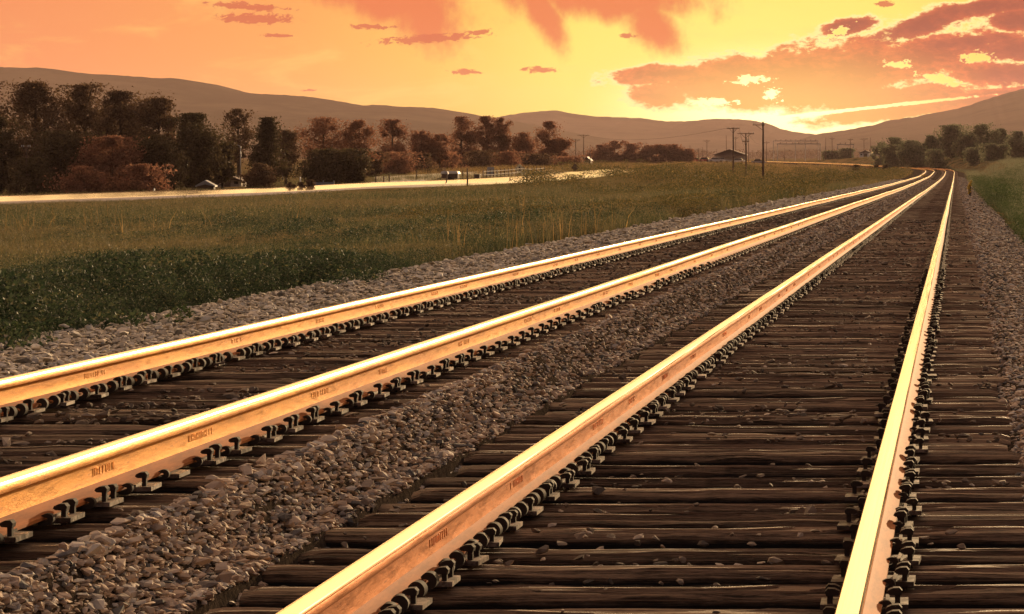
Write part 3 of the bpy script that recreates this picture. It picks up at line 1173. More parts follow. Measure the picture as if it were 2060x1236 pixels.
def hill(rp, zr, depth, seed):
    rp = np.array(rp, float)
    px = np.linspace(rp[0, 0], rp[-1, 0], 260)
    py = np.interp(px, rp[:, 0], rp[:, 1])
    for _ in range(2):
        py[1:-1] = (py[:-2] + 2 * py[1:-1] + py[2:]) / 4
    T = np.concatenate([np.linspace(0, 1, 30), np.linspace(1.1, 2, 10)])
    px2, t = np.meshgrid(px, T, indexing='ij')
    top = CAMZ - (py - HY) * zr / F + (vnoise(px / 9, px * 0, seed) - .5) * 1.5
    base = -3.0
    k = np.where(t <= 1, np.sin(np.clip(t, 0, 1) * np.pi / 2) ** 1.25, np.cos((t - 1) * np.pi / 2) ** 1.2)
    y = zr + (t - 1) * depth
    X = (px2 - VX) / F * zr * (1 + .0 * t)
    nz = (vnoise(X / 160, y / 420, seed + 1) - .5) * 26 + (vnoise(X / 55, y / 160, seed + 2) - .5) * 9
    Z = base + (top[:, None] - base) * k + nz * np.clip(np.minimum(t, 1) * (1 - np.minimum(t, 1)) * 3, 0, 1)
    Z = np.where(t < 1, np.minimum(Z, base + (top[:, None] - base) * (.06 + .94 * t)), Z)
    m, c = X.shape
    ii = (np.arange(m - 1)[:, None] * c + np.arange(c - 1)[None]).ravel()
    npobj('hills', np.stack([X, y, Z], -1).reshape(-1, 3), [np.stack([ii, ii + 1, ii + c + 1, ii + c], -1)], M_hill, smooth=True)['kind'] = 'structure'


hill(RIDGE_L, 4600, 1500, 71)
hill(RIDGE_M, 6300, 1300, 73)
hill(RIDGE_R, 5200, 1700, 75)


# ------------------------------------------------------------------ trees
def tree(name, px, py_top, py_base, wpx, z, mt, label, cat='tree', dens=1.0, bark=None, shape='round', group=None, seed=None, leaf=.17, low=.22):
    r = random.Random(seed or int(px * 13 + z))
    x, y = XY(px, z)
    zg = gz(x, y)
    zt = CAMZ - (py_top - HY) * z / F
    h = max(zt - zg, .8)
    w = wpx * z / F / 2
    root = thing(name, (x, y, zg), label, cat, group)
    bark = bark or M_bark
    mb = MB()
    lean = r.uniform(-.06, .06) * h
    tr = max(.06, h * .022)
    mb.tube([(0, 0, -.25), (lean * .2, 0, h * .25), (lean * .6, .1, h * .55), (lean, .1, h * .86)], [tr * 1.25, tr, tr * .7, tr * .2])
    clumps = []
    nl = 9 if shape != 'shrub' else 6
    for k in range(nl):
        t0 = r.uniform(low + .03, .75)
        a = r.uniform(0, 6.28)
        prof = {'round': math.sin(math.pi * min(1, (t0 - low + .12) / (1.12 - low))) ** .6, 'cone': 1.05 - t0, 'ragged': .6 + .4 * math.sin(3 * t0), 'shrub': 1}[shape]
        ln = w * r.uniform(.55, .95) * prof
        up = h * r.uniform(.10, .24)
        p0 = Vector((lean * t0, .05, h * t0))
        p2 = Vector((math.cos(a) * ln, math.sin(a) * ln, min(h * t0 + up, h * .97)))
        p1 = p0.lerp(p2, .5) + Vector((0, 0, -up * .12))
        mb.tube([p0, p1, p2], [tr * .42, tr * .28, tr * .10], 5)
        clumps += [(p2, w * r.uniform(.26, .42)), (p1, w * r.uniform(.2, .32))]
    mb.build('trunk', bark, root)
    # crown: leaf clumps fill an uneven envelope
    ncl = int((48 if shape != 'shrub' else 24) * dens) + 6
    for k in range(ncl):
        t = r.random() ** 1.3
        hh = low + (1 - low) * t
        if shape == 'cone':
            e = (1 - t) ** .8 * 1.0 + .06
        elif shape == 'ragged':
            e = (.55 + .45 * math.sin(math.pi * t ** .8)) * min(1, (1 - t) * 2.6 + .22)
        elif shape == 'shrub':
            e = math.sqrt(max(0, 1 - t * t)) * .9 + .08
        else:
            e = math.sin(math.pi * (t * .86 + .12)) ** .6
        a, d = r.uniform(0, 6.28), math.sqrt(r.random())
        bumpy = .78 + .34 * math.sin(a * 3 + px) * math.sin(t * 7 + px)
        c = Vector((math.cos(a) * d * w * e * bumpy + lean * hh, math.sin(a) * d * w * e * bumpy, h * min(hh, .97) * (1 - .05 * r.random())))
        clumps.append((c, w * r.uniform(.12, .29) * (1.1 - .3 * t)))
    if shape != 'ragged':
        clumps.append((Vector((lean, 0, h * .90)), w * .16))
    else:
        for _ in range(5):                              # loose shoots at the top
            a = r.uniform(0, 6.28)
            clumps.append((Vector((lean + math.cos(a) * w * .5, math.sin(a) * w * .5, h * r.uniform(.74, .95))), w * r.uniform(.12, .24)))
    per = int(120 * (1.0 if shape != 'shrub' else .8) * (.75 + .25 * dens))
    C = np.array([c[:] for c, _ in clumps]); RR = np.array([q for _, q in clumps])
    n = len(C) * per
    c = np.repeat(C, per, 0); q = np.repeat(RR, per)
    pts = c + rng.normal(size=(n, 3)) * q[:, None] * np.array([.62, .62, .50])
    over = np.maximum(pts[:, 2] - h * .95, 0)
    pts[:, 2] = np.clip(pts[:, 2] - over * .65, .1, None)
    M = randrot(n) * (rng.uniform(.6, 1.25, n) * leaf * (z / 300) ** .35)[:, None, None]
    LV = np.array([(-1, 0, 0), (-.1, .55, .12), (1, 0, .0), (.1, -.5, .12)])
    V = (np.einsum('nij,vj->nvi', M, LV) + pts[:, None]).reshape(-1, 3)
    npobj('crown', V, [(np.arange(n)[:, None] * 4 + np.arange(4)[None])], mt, root)
    return root


G1 = 'trees of the left treeline'
TL = [
    # px, top, base, width, z, material, shape, density, label
    (70, 160, 388, 177, 242, L_olive, 'ragged', 1.9, 'tall ragged tree with a spreading top at the far left of the treeline'),
    (175, 164, 388, 141, 246, L_olive, 'ragged', 1.9, 'tallest twiggy tree of the dark left clump, second from the left'),
    (250, 178, 388, 147, 243, L_olive, 'ragged', 1.9, 'tall dark tree with spiky shoots in the middle of the left clump'),
    (312, 192, 386, 118, 241, L_olive, 'ragged', 1.9, 'dark tree whose branch leans out at the right shoulder of the left clump'),
    (392, 224, 382, 125, 236, L_dark, 'round', 1.9, 'dense rounded dark tree standing over the small gabled shed'),
    (2, 232, 392, 100, 228, L_dark, 'round', 1.4, 'dark tree cut by the left picture edge, in front of the tall ragged one'),
    (120, 262, 390, 150, 229, L_dark, 'round', 1.5, 'broad dark tree low in the left clump, above the glowing road'),
    (225, 272, 390, 140, 227, L_red, 'round', 1.5, 'reddish brown tree low in the middle of the left clump'),
    (318, 270, 388, 120, 229, L_dark, 'round', 1.5, 'dark tree between the reddish one and the rounded one'),
    (60, 318, 391, 110, 222, L_dark, 'shrub', 1.2, 'dark shrub under the far left trees by the road'),
    (285, 330, 390, 110, 221, L_red, 'shrub', 1.2, 'reddish shrub under the left clump beside the road'),
    (170, 335, 391, 120, 220, L_red, 'shrub', 1.1, 'low red brown shrub beneath the broad dark tree'),
    (447, 282, 378, 56, 240, L_dark, 'round', 1.2, 'small dark tree with bare trunk just right of the gabled shed'),
    (481, 214, 374, 66, 285, L_olive, 'ragged', .42, 'thin open crowned tree with sky showing through, right of the dark clump'),
    (541, 232, 376, 100, 258, L_dark, 'cone', 1.3, 'green pointed tree beside the thin open one'),
    (575, 258, 374, 70, 268, L_olive, 'ragged', .6, 'sparse narrow tree between the pointed one and the broad red one'),
    (648, 234, 372, 116, 310, L_red, 'ragged', .75, 'broad reddish open tree in the middle of the treeline'),
    (724, 238, 368, 86, 312, L_red, 'ragged', .7, 'reddish tree with loose twigs, right of the broad one'),
    (655, 300, 374, 120, 256, L_dark, 'round', 1.4, 'dense dark tree low behind the driveway'),
    (712, 298, 374, 66, 258, L_dark, 'round', 1.4, 'dark bushy tree at the left end of the pale pasture'),
    (520, 330, 378, 70, 250, L_olive, 'shrub', 1.0, 'olive shrub under the pointed tree'),
    (790, 238, 352, 76, 395, L_red, 'ragged', .8, 'reddish tree with a rounded top left of the pasture signs'),
    (845, 262, 350, 66, 400, L_red, 'ragged', .8, 'lower reddish tree with a pointed top above the pasture'),
    (885, 268, 350, 56, 402, L_red, 'ragged', .7, 'thin reddish tree left of the tall trio above the white trailer'),
    (928, 232, 346, 72, 460, L_red, 'round', 1.0, 'left tree of the tall trio above the white trailer'),
    (982, 230, 344, 62, 462, L_red, 'round', 1.1, 'middle and tallest tree of the trio above the pasture'),
    (1012, 233, 344, 44, 464, L_red, 'round', 1.2, 'slim right tree of the tall trio above the pasture'),
    (1052, 266, 341, 66, 468, L_red, 'round', 1.0, 'low spreading tree behind the diamond road sign'),
    (1101, 242, 340, 56, 490, L_red, 'round', 1.1, 'tall round topped tree standing apart, right of the diamond sign'),
    (1128, 276, 339, 46, 492, L_red, 'round', 1.1, 'short tree leaning on the tall round topped one'),
    (800, 306, 352, 90, 372, L_red, 'shrub', 1.1, 'red brown shrub at the left back of the pasture'),
    (850, 310, 352, 80, 380, L_olive, 'shrub', 1.1, 'olive shrub behind the white trailer'),
    (900, 306, 350, 80, 410, L_red, 'shrub', 1.1, 'red brown shrub below the tall trio'),
    (960, 304, 347, 90, 432, L_olive, 'shrub', 1.1, 'olive shrub behind the square sign'),
    (1015, 306, 345, 80, 440, L_red, 'shrub', 1.1, 'red brown shrub left of the diamond sign'),
    (1075, 310, 342, 90, 455, L_olive, 'shrub', 1.1, 'olive shrub right of the diamond sign'),
    (1140, 316, 339, 80, 480, L_red, 'shrub', 1.1, 'low red brown shrub at the right end of the treeline'),
    (755, 304, 360, 50, 330, L_olive, 'shrub', 1.1, 'olive shrub at the left corner of the pasture'),
]
for (px, t, b, w, z, m_, shp, dn, lb) in TL:
    tree('shrub' if shp == 'shrub' else 'broadleaf_tree', px, t, b, w, z, m_, lb, 'shrub' if shp == 'shrub' else 'tree', dn, shape=shp, group=G1,
         low=.02 if shp == 'shrub' else (.30 if dn < .8 else (.2 if px == 447 else .10)), leaf=.12 if dn < .8 else .135,
         bark=None)

for px, tp, w, lb in ((1208, 291, 50, 'left end bush of the red brown hedge by the far yard'), (1238, 284, 52, 'highest round bush of the red brown hedge'),
                      (1270, 289, 50, 'third bush from the left in the red brown hedge'), (1300, 292, 46, 'middle bush of the red brown hedge'),
                      (1330, 291, 46, 'bush right of the middle of the red brown hedge'), (1356, 290, 40, 'twiggy bush near the right end of the red brown hedge'),
                      (1382, 299, 36, 'low bush ending the red brown hedge by the red truck')):
    tree('hedge_bush', px, tp, 328, w, 760, L_red, lb, 'bush', 1.2, shape='shrub', group='bushes of the red brown hedge', low=.02, leaf=.2)

for px, tp, w, z, shp, lb in ((1800, 276, 60, 660, 'round', 'leftmost grey green tree of the right hand row'), (1838, 282, 66, 640, 'round', 'second grey green tree of the right hand row'),
                         (1872, 272, 60, 665, 'round', 'third grey green tree of the right hand row'), (1914, 251, 64, 670, 'ragged', 'tall loose tree in the middle of the right hand row'),
                         (1946, 272, 56, 645, 'round', 'lower tree just right of the tall loose one'), (1978, 250, 78, 660, 'round', 'biggest broad tree of the right hand row'),
                         (2012, 258, 50, 668, 'round', 'narrow tree right of the biggest one'), (2048, 264, 70, 655, 'round', 'tree at the right picture edge'),
                         (2085, 262, 70, 650, 'round', 'tree just beyond the right picture edge'),
                         (1962, 296, 46, 600, 'shrub', 'dark shrub below the biggest tree of the right hand row'), (1998, 290, 56, 590, 'shrub', 'bushy green shrub right of the dark one'),
                         (1770, 287, 40, 720, 'shrub', 'faint shrub at the left end of the right hand row'),
                         (1890, 300, 50, 610, 'shrub', 'low shrub at the foot of the right hand row')):
    tree('shrub' if shp == 'shrub' else 'broadleaf_tree', px, tp, 320, w, z, L_pale, lb, 'shrub' if shp == 'shrub' else 'tree', 1.15, shape=shp,
         group='trees of the right hand row', low=.02 if shp == 'shrub' else .08, leaf=.19)

tree('shrub', 1672, 305, 327, 42, 900, L_pale, 'round yellow green shrub left of its twin behind the far rails', 'shrub', 1.2, shape='shrub', low=.02, leaf=.22, group='twin shrubs behind the far rails')
tree('shrub', 1702, 299, 327, 32, 905, L_pale, 'taller yellow green shrub right of its twin behind the far rails', 'shrub', 1.2, shape='shrub', low=.02, leaf=.22, group='twin shrubs behind the far rails')
for px, z, tp, w, lb in ((585, 214, 366, 16, 'small round bush left of the driveway'), (606, 215, 367, 13, 'small round bush in the mouth of the driveway'), (624, 216, 362, 16, 'small bush right of the driveway mouth')):
    tree('small_bush', px, tp, 380, w, z, L_olive, lb, 'bush', .6, shape='shrub', low=.02, leaf=.09, group='small bushes by the driveway')
for px, z, tp, w, lb in ((1722, 560, 331.5, 20, 'low dark bush left of the far rails'), (1763, 520, 331, 24, 'low dark bush in front of the far rails'), (1783, 500, 331.5, 18, 'low dark bush nearest the bend')):
    tree('low_bush', px, tp, 337, w, z, L_dark, lb, 'bush', .7, shape='shrub', low=.02, leaf=.10, group='low bushes before the far rails')
tree('flowering_weed', 1951, 359, 368, 11, 150, L_gold, 'yellow flowering weed on the right verge', 'weed', .3, shape='shrub', low=.02, leaf=.03)
tree('flowering_weed', 1859, 350, 356, 7, 380, L_gold, 'yellow flowering weed growing between the two tracks at the bend', 'weed', .3, shape='shrub', low=.02, leaf=.05)
for px, py, z, lb in ((366, 641, 22.5, 'small green weed growing in the pale left ballast'), (35, 697, 20.3, 'small green weed at the left edge of the ballast shoulder')):
    x, y = XY(px, z)
    V, f = leaf_proto(int(px), 110, .13, .16, .022)
    o = npobj('ballast_weed', V, [f], L_green)
    o.location = (x, y, float(bed(x, y)) + .01)
    tag(o, lb, 'weed')

# distant wood along the foot of the hills
Y = rng.uniform(2350, 2750, 520)
X = rng.uniform(-950, 260, 520)
sc = rng.uniform(.5, 1.3, 520) * 9
V, f = merge([leaf_proto(300 + k, 170, .7, 1.2, .07) for k in range(5)], rng.integers(0, 5, 520), rotz(rng.uniform(0, 6.28, 520)) * sc[:, None, None],
             np.stack([X, Y, ground(X, Y)], -1))
tag(npobj('distant_wood', V, [f], L_olive), 'far low belt of woodland along the foot of the hills', 'woodland', None, 'stuff')


# ------------------------------------------------------------------ poles and wires
def pole(px, tp, z, label, arms=(), rad=.14, group='utility poles on the plain', lamp=False):
    x, y = XY(px, z)
    zg = gz(x, y)
    h = CAMZ - (tp - HY) * z / F - zg
    root = thing('utility_pole', (x, y, zg), label, 'utility pole', group)
    MB().tube([(0, 0, -.3), (.02, 0, h * .5), (0, 0, h)], [rad * 1.2, rad, rad * .72], 9).build('pole', M_wood, root, True)
    for (dz, half, offc) in arms:
        a = MB().box((offc, -rad - .05, h - dz), (half * 2, .08, .08)).build('crossarm', M_wood, root)
        ins = MB()
        for s in (-.92, -.5, .5, .92):
            ins.tube([(offc + s * half, -rad - .05, h - dz + .06), (offc + s * half, -rad - .05, h - dz + .20)], [.035, .05], 6)
        ins.build('insulators', M_grey, a)
        MB().tube([(offc + half * .6, -rad - .08, h - dz), (0, -rad - .02, h - dz - .55)], .02, 5).tube(
            [(offc - half * .6, -rad - .08, h - dz), (0, -rad - .02, h - dz - .55)], .02, 5).build('brace', M_iron, root)
    return root, Vector((x, y, zg + h))


pole(1535, 245, 300, 'tallest nearest utility pole, rising above the hill line', [(.35, .62, -.42)], .11)
pole(1500.5, 268, 345, 'utility pole with one wide and one short crossarm, middle of the near trio', [(.08, 1.0, 0), (1.0, .40, 0)], .10)
pole(1475, 257, 352, 'utility pole with a wide crossarm, left of the near trio', [(.12, .78, 0)], .10)
for px, tp, z, arms, lb in (
        (1158, 280, 560, [(.2, .9, 0)], 'lone pole right of the treeline, the nearer one of two'),
        (1174, 271, 600, [(.15, 1.25, 0)], 'pole with a broad crossarm right of the treeline'),
        (1187, 292, 640, [], 'short pole at the left end of the red brown hedge'),
        (1388, 293, 800, [], 'pole at the right end of the red brown hedge'),
        (1405, 298, 790, [(.3, .9, 0)], 'pole in front of the red truck, left one'),
        (1413, 296, 830, [], 'thin pole behind the red truck'),
        (1422, 281, 800, [(.4, 1, 0)], 'taller pole right of the red truck'),
        (1442, 300, 810, [], 'short pole at the left corner of the open barn'),
        (1461, 272, 820, [], 'thin tall pole rising over the barn roof'),
        (1480, 275, 840, [(.4, .9, 0)], 'pole at the right front of the barn'),
        (1506, 266, 830, [], 'thin pole just right of the near trio'),
        (1542, 284, 860, [(.4, 1, 0)], 'pole left of the steel gantry'),
        (1578, 298, 880, [], 'short dark pole before the steel gantry'),
        (1661, 277, 880, [], 'left one of two poles behind the twin shrubs'),
        (1674, 276, 885, [(.4, .9, 0)], 'right one of two poles behind the twin shrubs'),
        (1711, 279, 870, [(.3, .9, 0)], 'pole between the twin shrubs and the white building'),
        (1738, 278, 860, [(.3, 1.2, 0)], 'pole before the small white building'),
        (1751, 277, 870, [], 'pole at the right end of the small white building'),
        (940, 339, 233, [], 'thin leaning post beside the road below the tall trio'),
        (1263, 330, 370, [], 'short post where the road disappears'),
        (53, 292, 222, [(.2, .35, 0)], 'pole with a crossbar before the far left trees')):
    pole(px, tp, z, lb, arms, .085 if z > 400 else .06)


def wire(p, q, sag, label, r=.02):
    r *= .7
    pts = []
    for k in range(15):
        t = k / 14
        v = p.lerp(q, t)
        v.z -= sag * 4 * t * (1 - t)
        pts.append(v)
    o = MB().tube(pts, r, 4).build('wire', M_iron)
    tag(o, label, 'wire', 'wires of the pole lines')


wire(P(1463, 258, 352), P(1174, 272, 600), 1.2, 'long wire sweeping left from the wide crossarm pole', .022)
wire(P(1487, 258, 352), P(1506, 270, 830), 3.0, 'wire hanging from the wide crossarm pole back to the thin pole', .022)
wire(P(1405, 299, 790), P(1480, 279, 840), 1.6, 'wire swagged over the barn roof', .03)
wire(P(1506, 270, 830), P(1542, 287, 860), 1.6, 'wire swagged right of the barn', .03)
wire(P(1388, 294, 800), P(1405, 299, 790), .8, 'short wire above the end of the red brown hedge', .03)

# pale lamp post in the treeline
x, y = XY(484, 262)
zg = gz(x, y)
h = CAMZ - (291 - HY) * 262 / F - zg
lp = thing('street_lamp', (x, y, zg), 'pale lamp post with a curved arm among the trees', 'street lamp')
MB().tube([(0, 0, -.2), (0, 0, h * .96)], [.055, .04], 8).build('pole', M_galv, lp, True)
MB().tube([(0, 0, h * .9), (-.12, 0, h * .97), (-.45, 0, h), (-.75, 0, h)], .03, 6).build('arm', M_galv, lp, True)
MB().box((-.85, 0, h - .02), (.36, .16, .09)).build('lamp_head', M_galv, lp)


# ------------------------------------------------------------------ buildings, vehicles, signs
def shed(px, z, wpx, hpx, dep, label, wall, roof, open_front=False, name='shed', cat='shed', rz=0, windows=0):
    x, y = XY(px, z)
    zg = gz(x, y) - .05
    w, h = wpx * z / F, hpx * z / F
    eave = h * .62
    b = thing(name, (x, y, zg), label, cat, None, rz)
    if open_front:
        mb = MB()
        for sx in (-.48, -.17, .17, .48):
            mb2 = MB().box((w * sx, .15, eave / 2), (.22, .22, eave)).build('post', roof, b)
        mb.box((0, dep, eave / 2), (w * .94, .15, eave)).build('back_wall', wall, b)
        MB().prism([(-w * .5, eave - .5), (w * .5, eave - .5), (w * .5, eave), (0, h - .14), (-w * .5, eave)], 1, .05, .2).build('gable', roof, b)
    else:
        MB().prism([(-w * .45, 0), (w * .45, 0), (w * .45, eave), (0, h - .10), (-w * .45, eave)], 1, .1, dep - .1).build('wall', wall, b)
        MB().box((0, .07, eave * .42), (w * .28, .06, eave * .84)).build('door', M_brown, b)
        for k in range(windows):
            MB().box((w * (-.32 + .64 * k / max(1, windows - 1)), .07, eave * .6), (w * .14, .05, eave * .35)).build('window', M_glass, b)
    t = .09
    MB().prism([(-w * .54, eave - .04), (0, h), (w * .54, eave - .04), (w * .54, eave - .04 - t), (0, h - t), (-w * .54, eave - .04 - t)], 1, -.2, dep + .2).build('roof', roof, b)
    return b


shed(413, 226, 36, 26, 1.5, 'small gabled wooden shed under the dense rounded tree', M_brown, M_grey, rz=.15)
shed(455, 262, 60, 26, 3, 'pale walled house half hidden behind trunks right of the gabled shed', M_tan, M_roof, name='house', cat='house', windows=2)
shed(1468, 810, 62, 29, 7, 'open fronted barn with a dark gable roof on the far yard', M_white, M_roof, True, 'barn', 'barn')
shed(1741, 860, 26, 14, 4, 'small white building with two dark windows by the right pole group', M_white, M_grey, name='white_building', cat='building', windows=2)
shed(1180, 640, 16, 20, 4, 'pale small building left of the red brown hedge', M_tan, M_grey, name='small_building', cat='building', windows=2)


def car(px, z, label, mt, rz=0, L=4.3, lift=0.0, group='vehicles on the far yard'):
    x, y = XY(px, z)
    c = thing('parked_car', (x, y, gz(x, y) + lift), label, 'car', group, rz)
    body = [(-L / 2, .35), (-L / 2, .78), (-L / 2 + .25, .88), (-L * .22, .92), (L * .22, .92), (L / 2 - .2, .80), (L / 2, .66), (L / 2, .35)]
    MB().prism(body, 1, -.85, .85).build('body', mt, c)
    cab = [(-L * .34, .90), (-L * .24, 1.38), (L * .10, 1.42), (L * .25, .90)]
    MB().prism(cab, 1, -.74, .74).build('window', M_glass, c)
    MB().prism([(-L * .245, 1.38), (-L * .2, 1.46), (L * .07, 1.48), (L * .11, 1.42)], 1, -.72, .72).build('roof', mt, c)
    for sx in (-.31, .31):
        for sy in (-.80, .80):
            w = MB().tube([(L * sx, sy - .1, .33), (L * sx, sy + .1, .33)], .33, 14).build('wheel', M_tyre, c)
    return c


car(1441, 800, 'white car parked at the left front of the open barn', M_white)
car(1452, 806, 'second white car beside it, nearer the barn post', M_white, .1)
car(1484, 800, 'white car parked at the right front of the open barn', M_white, 3.1)
car(1399, 800, 'red car left of its red twin by the hedge end', M_red, .05)
car(1416, 808, 'red car right of its red twin, before the tall pole', M_red, 3.1)
car(1526, 820, 'dark car between the barn and the steel gantry', M_bluegrey, .1)
car(1763, 850, 'white car right of the small white building', M_white, .2)
car(1396, 800, 'x', M_red) if False else None

# covered trailer in the pasture
x, y = XY(906, 258)
t = thing('trailer', (x, y, gz(x, y)), 'small white roofed trailer standing in the pasture by the road', 'trailer')
MB().box((0, 0, .52), (1.45, .9, .42)).build('body', M_brown, t)
MB().prism([(-.80, .74), (-.76, .90), (-.6, .98), (.6, .98), (.76, .90), (.80, .74)], 1, -.52, .52).build('roof', M_white, t)
for s in (-.47, .47):
    MB().tube([(.05, s - .05, .22), (.05, s + .05, .22)], .24, 14).build('wheel', M_tyre, t)
MB().tube([(-.7, 0, .36), (-1.15, 0, .30), (-1.2, 0, .02)], .035, 6).build('drawbar', M_iron, t)

x, y = XY(898.5, 240)
t = thing('mailbox', (x, y, gz(x, y)), 'small mailbox on a post below the white roofed trailer', 'mailbox')
MB().box((0, 0, .45), (.09, .09, .95)).build('post', M_wood, t)
MB().prism([(-.14, .92), (.14, .92), (.14, 1.06), (.07, 1.14), (-.07, 1.14), (-.14, 1.06)], 1, -.25, .25).build('box', M_grey, t)

x, y = XY(960, 262)
t = thing('bin', (x, y, gz(x, y)), 'dark square bin right of the white roofed trailer', 'bin')
MB().box((0, 0, .30), (.50, .5, .54)).build('body', M_brown, t)
MB().box((0, 0, .60), (.56, .56, .06)).build('lid', M_black, t)


def sign(px, py, z, size, shape, mt, label, legend=False, flip=False):
    c = P(px, py, z)
    zg = gz(c.x, c.y)
    s = thing('road_sign', (c.x, c.y, zg), label, 'road sign')
    hh = c.z - zg
    MB().box((0, .03, hh / 2 - .1), (.07, .05, hh + .2 + size * .3)).build('post', M_wood, s)
    if shape == 'diamond':
        d = size / 2
        pan = MB().prism([(-d, hh), (0, hh - d), (d, hh), (0, hh + d)], 1, -.015, .0).build('panel', mt, s)
        if legend:
            # curve arrow on the warning sign
            MB().prism([(-.05, hh - .26), (.05, hh - .26), (.05, hh + .02), (-.05, hh + .02)], 1, -.024, -.018).prism(
                [(-.13, hh + .02), (.13, hh + .02), (0, hh + .24)], 1, -.024, -.018).build('arrow', M_black, pan)
    else:
        MB().box((0, -.008, hh), (size, .016, size * 1.25)).build('panel', mt, s)


sign(1045, 339, 330, 1.08, 'diamond', M_yellow, 'pale diamond warning sign with a dark arrow, facing the camera', True)
sign(1157, 337, 345, .95, 'diamond', M_brown, 'dull brown back of a diamond sign near the lone pole')
sign(987, 345, 300, .72, 'square', M_grey, 'grey upright rectangular sign left of the pale diamond')

# fence posts along the road and the pasture rail fence
for px, tp, z, lb in ((756, 355, 236, 'left one of two close fence posts before the gravel yard'), (772, 355, 237, 'right one of two close fence posts before the gravel yard'),
                      (783, 350, 262, 'fence post behind the gravel yard'), (838, 343, 290, 'tall fence post at the middle of the pasture'), (894, 341, 300, 'fence post above the white roofed trailer'),
                      (931, 342, 296, 'fence post right of the white roofed trailer'), (1026, 361, 252, 'road edge post below the diamond sign, left'), (1059, 357, 262, 'road edge post below the diamond sign, right'),
                      (310, 381, 212, 'white marker post beside the road below the left clump'), (604, 356, 222, 'pale post at the driveway'),
                      (1195, 342, 330, 'post near the end of the road')):
    x, y = XY(px, z)
    zg = gz(x, y)
    h = max(.5, CAMZ - (tp - HY) * z / F - zg)
    o = MB().tube([(0, 0, -.2), (0, 0, h * .97), (0, 0, h)], [.055, .05, .035], 8).build('fence_post', M_white if px in (310, 604) else M_wood, None, True, (x, y, zg))
    tag(o, lb, 'post', 'posts along the road and pasture')
fp = [XY(972, 286), XY(1000, 296), XY(1030, 308), XY(1062, 322), XY(1095, 338)]
fx, fy = fp[0]
fe = thing('rail_fence', (fx, fy, gz(fx, fy)), 'low wooden fence climbing beside the road below the diamond sign', 'fence')
tops = []
for i in range(17):
    t = i / 16 * (len(fp) - 1)
    k = min(int(t), len(fp) - 2)
    x = fp[k][0] + (fp[k + 1][0] - fp[k][0]) * (t - k)
    y = fp[k][1] + (fp[k + 1][1] - fp[k][1]) * (t - k)
    g = gz(x, y)
    MB().box((x - fx, y - fy, g - gz(fx, fy) + .45), (.10, .10, 1.0)).build('post', M_wood, fe)
    tops.append(Vector((x - fx, y - fy - .06, g - gz(fx, fy) + .75)))
for dz in (0, -.35):
    MB().tube([v + Vector((0, 0, dz)) for v in tops], .04, 5).build('rail', M_wood, fe)

# low blue grey fence panel by the driveway
x, y = XY(650, 246)
w = thing('board_fence', (x, y, gz(x, y)), 'low blue grey board fence right of the driveway bushes', 'fence')
MB().box((0, 0, .22), (1.9, .06, .36)).build('boards', M_bluegrey, w)
for s in (-.9, 0, .9):
    MB().box((s, .06, .25), (.08, .06, .6)).build('post', M_bluegrey, w)


# steel substation gantries
def gantry(px0, px1, tp, z, label, mid=()):
    x0, y = XY(px0, z)
    x1, _ = XY(px1, z)
    zg = gz(x0, y)
    zt = CAMZ - (tp - HY) * z / F
    g = thing('steel_gantry', (x0, y, zg), label, 'gantry', 'steel gantries of the substation')
    h = zt - zg
    for xx in [x0, x1] + [XY(p, z)[0] for p in mid]:
        MB().box((xx - x0, 0, h / 2 - .2), (.26, .26, h + .4)).build('post', M_galv, g)
    MB().box(((x1 - x0) / 2, 0, h), (x1 - x0 + .5, .3, .32)).build('beam', M_galv, g)
    ins = MB()
    nn = max(3, int((x1 - x0) / 2.2))
    for k in range(nn):
        xx = (x1 - x0) * (k + .5) / nn
        ins.tube([(xx, 0, h + .16), (xx, 0, h + .75)], [.10, .14], 6)
    ins.build('insulators', M_brown, g)


gantry(1564, 1650, 290, 1150, 'wide pale steel gantry left of the twin shrubs', (1620,))
gantry(1685, 1717, 291, 1140, 'narrow pale steel gantry behind the taller twin shrub')
gantry(1556, 1646, 284, 1350, 'far dark topped gantry behind the wide pale one', (1600,))

# ------------------------------------------------------------------ sky, sun, air
W = bpy.data.worlds.new('World')
SC.world = W
W.use_nodes = True
nt = W.node_tree
bg = nt.nodes['Background']
tc = nt.nodes.new('ShaderNodeTexCoord')
sx = nt.nodes.new('ShaderNodeSeparateXYZ')
nt.links.new(tc.outputs['Generated'], sx.inputs[0])
dx, dy, dz = (S(nt, sx.outputs[i]) for i in range(3))
dyc = dy.max(.02)
U, Vv = dx / dyc, dz / dyc              # tangent of bearing and of height, fixed to the compass
Wp = (U * (F / 100)) + 19.23             # hundred-unit sky chart, 1 unit = about one degree
Hp = Vv * (-F / 100) + 3.25
cmb = nt.nodes.new('ShaderNodeCombineXYZ')
nt.links.new(Wp.s, cmb.inputs[0]); nt.links.new(Hp.s, cmb.inputs[1])
CH = S(nt, cmb.outputs[0])


def srgb(r, g, b):
    f = lambda c: c / 12.92 if c <= .04045 else ((c + .055) / 1.055) ** 2.4
    return tuple(f(k / 255) for k in (r, g, b))


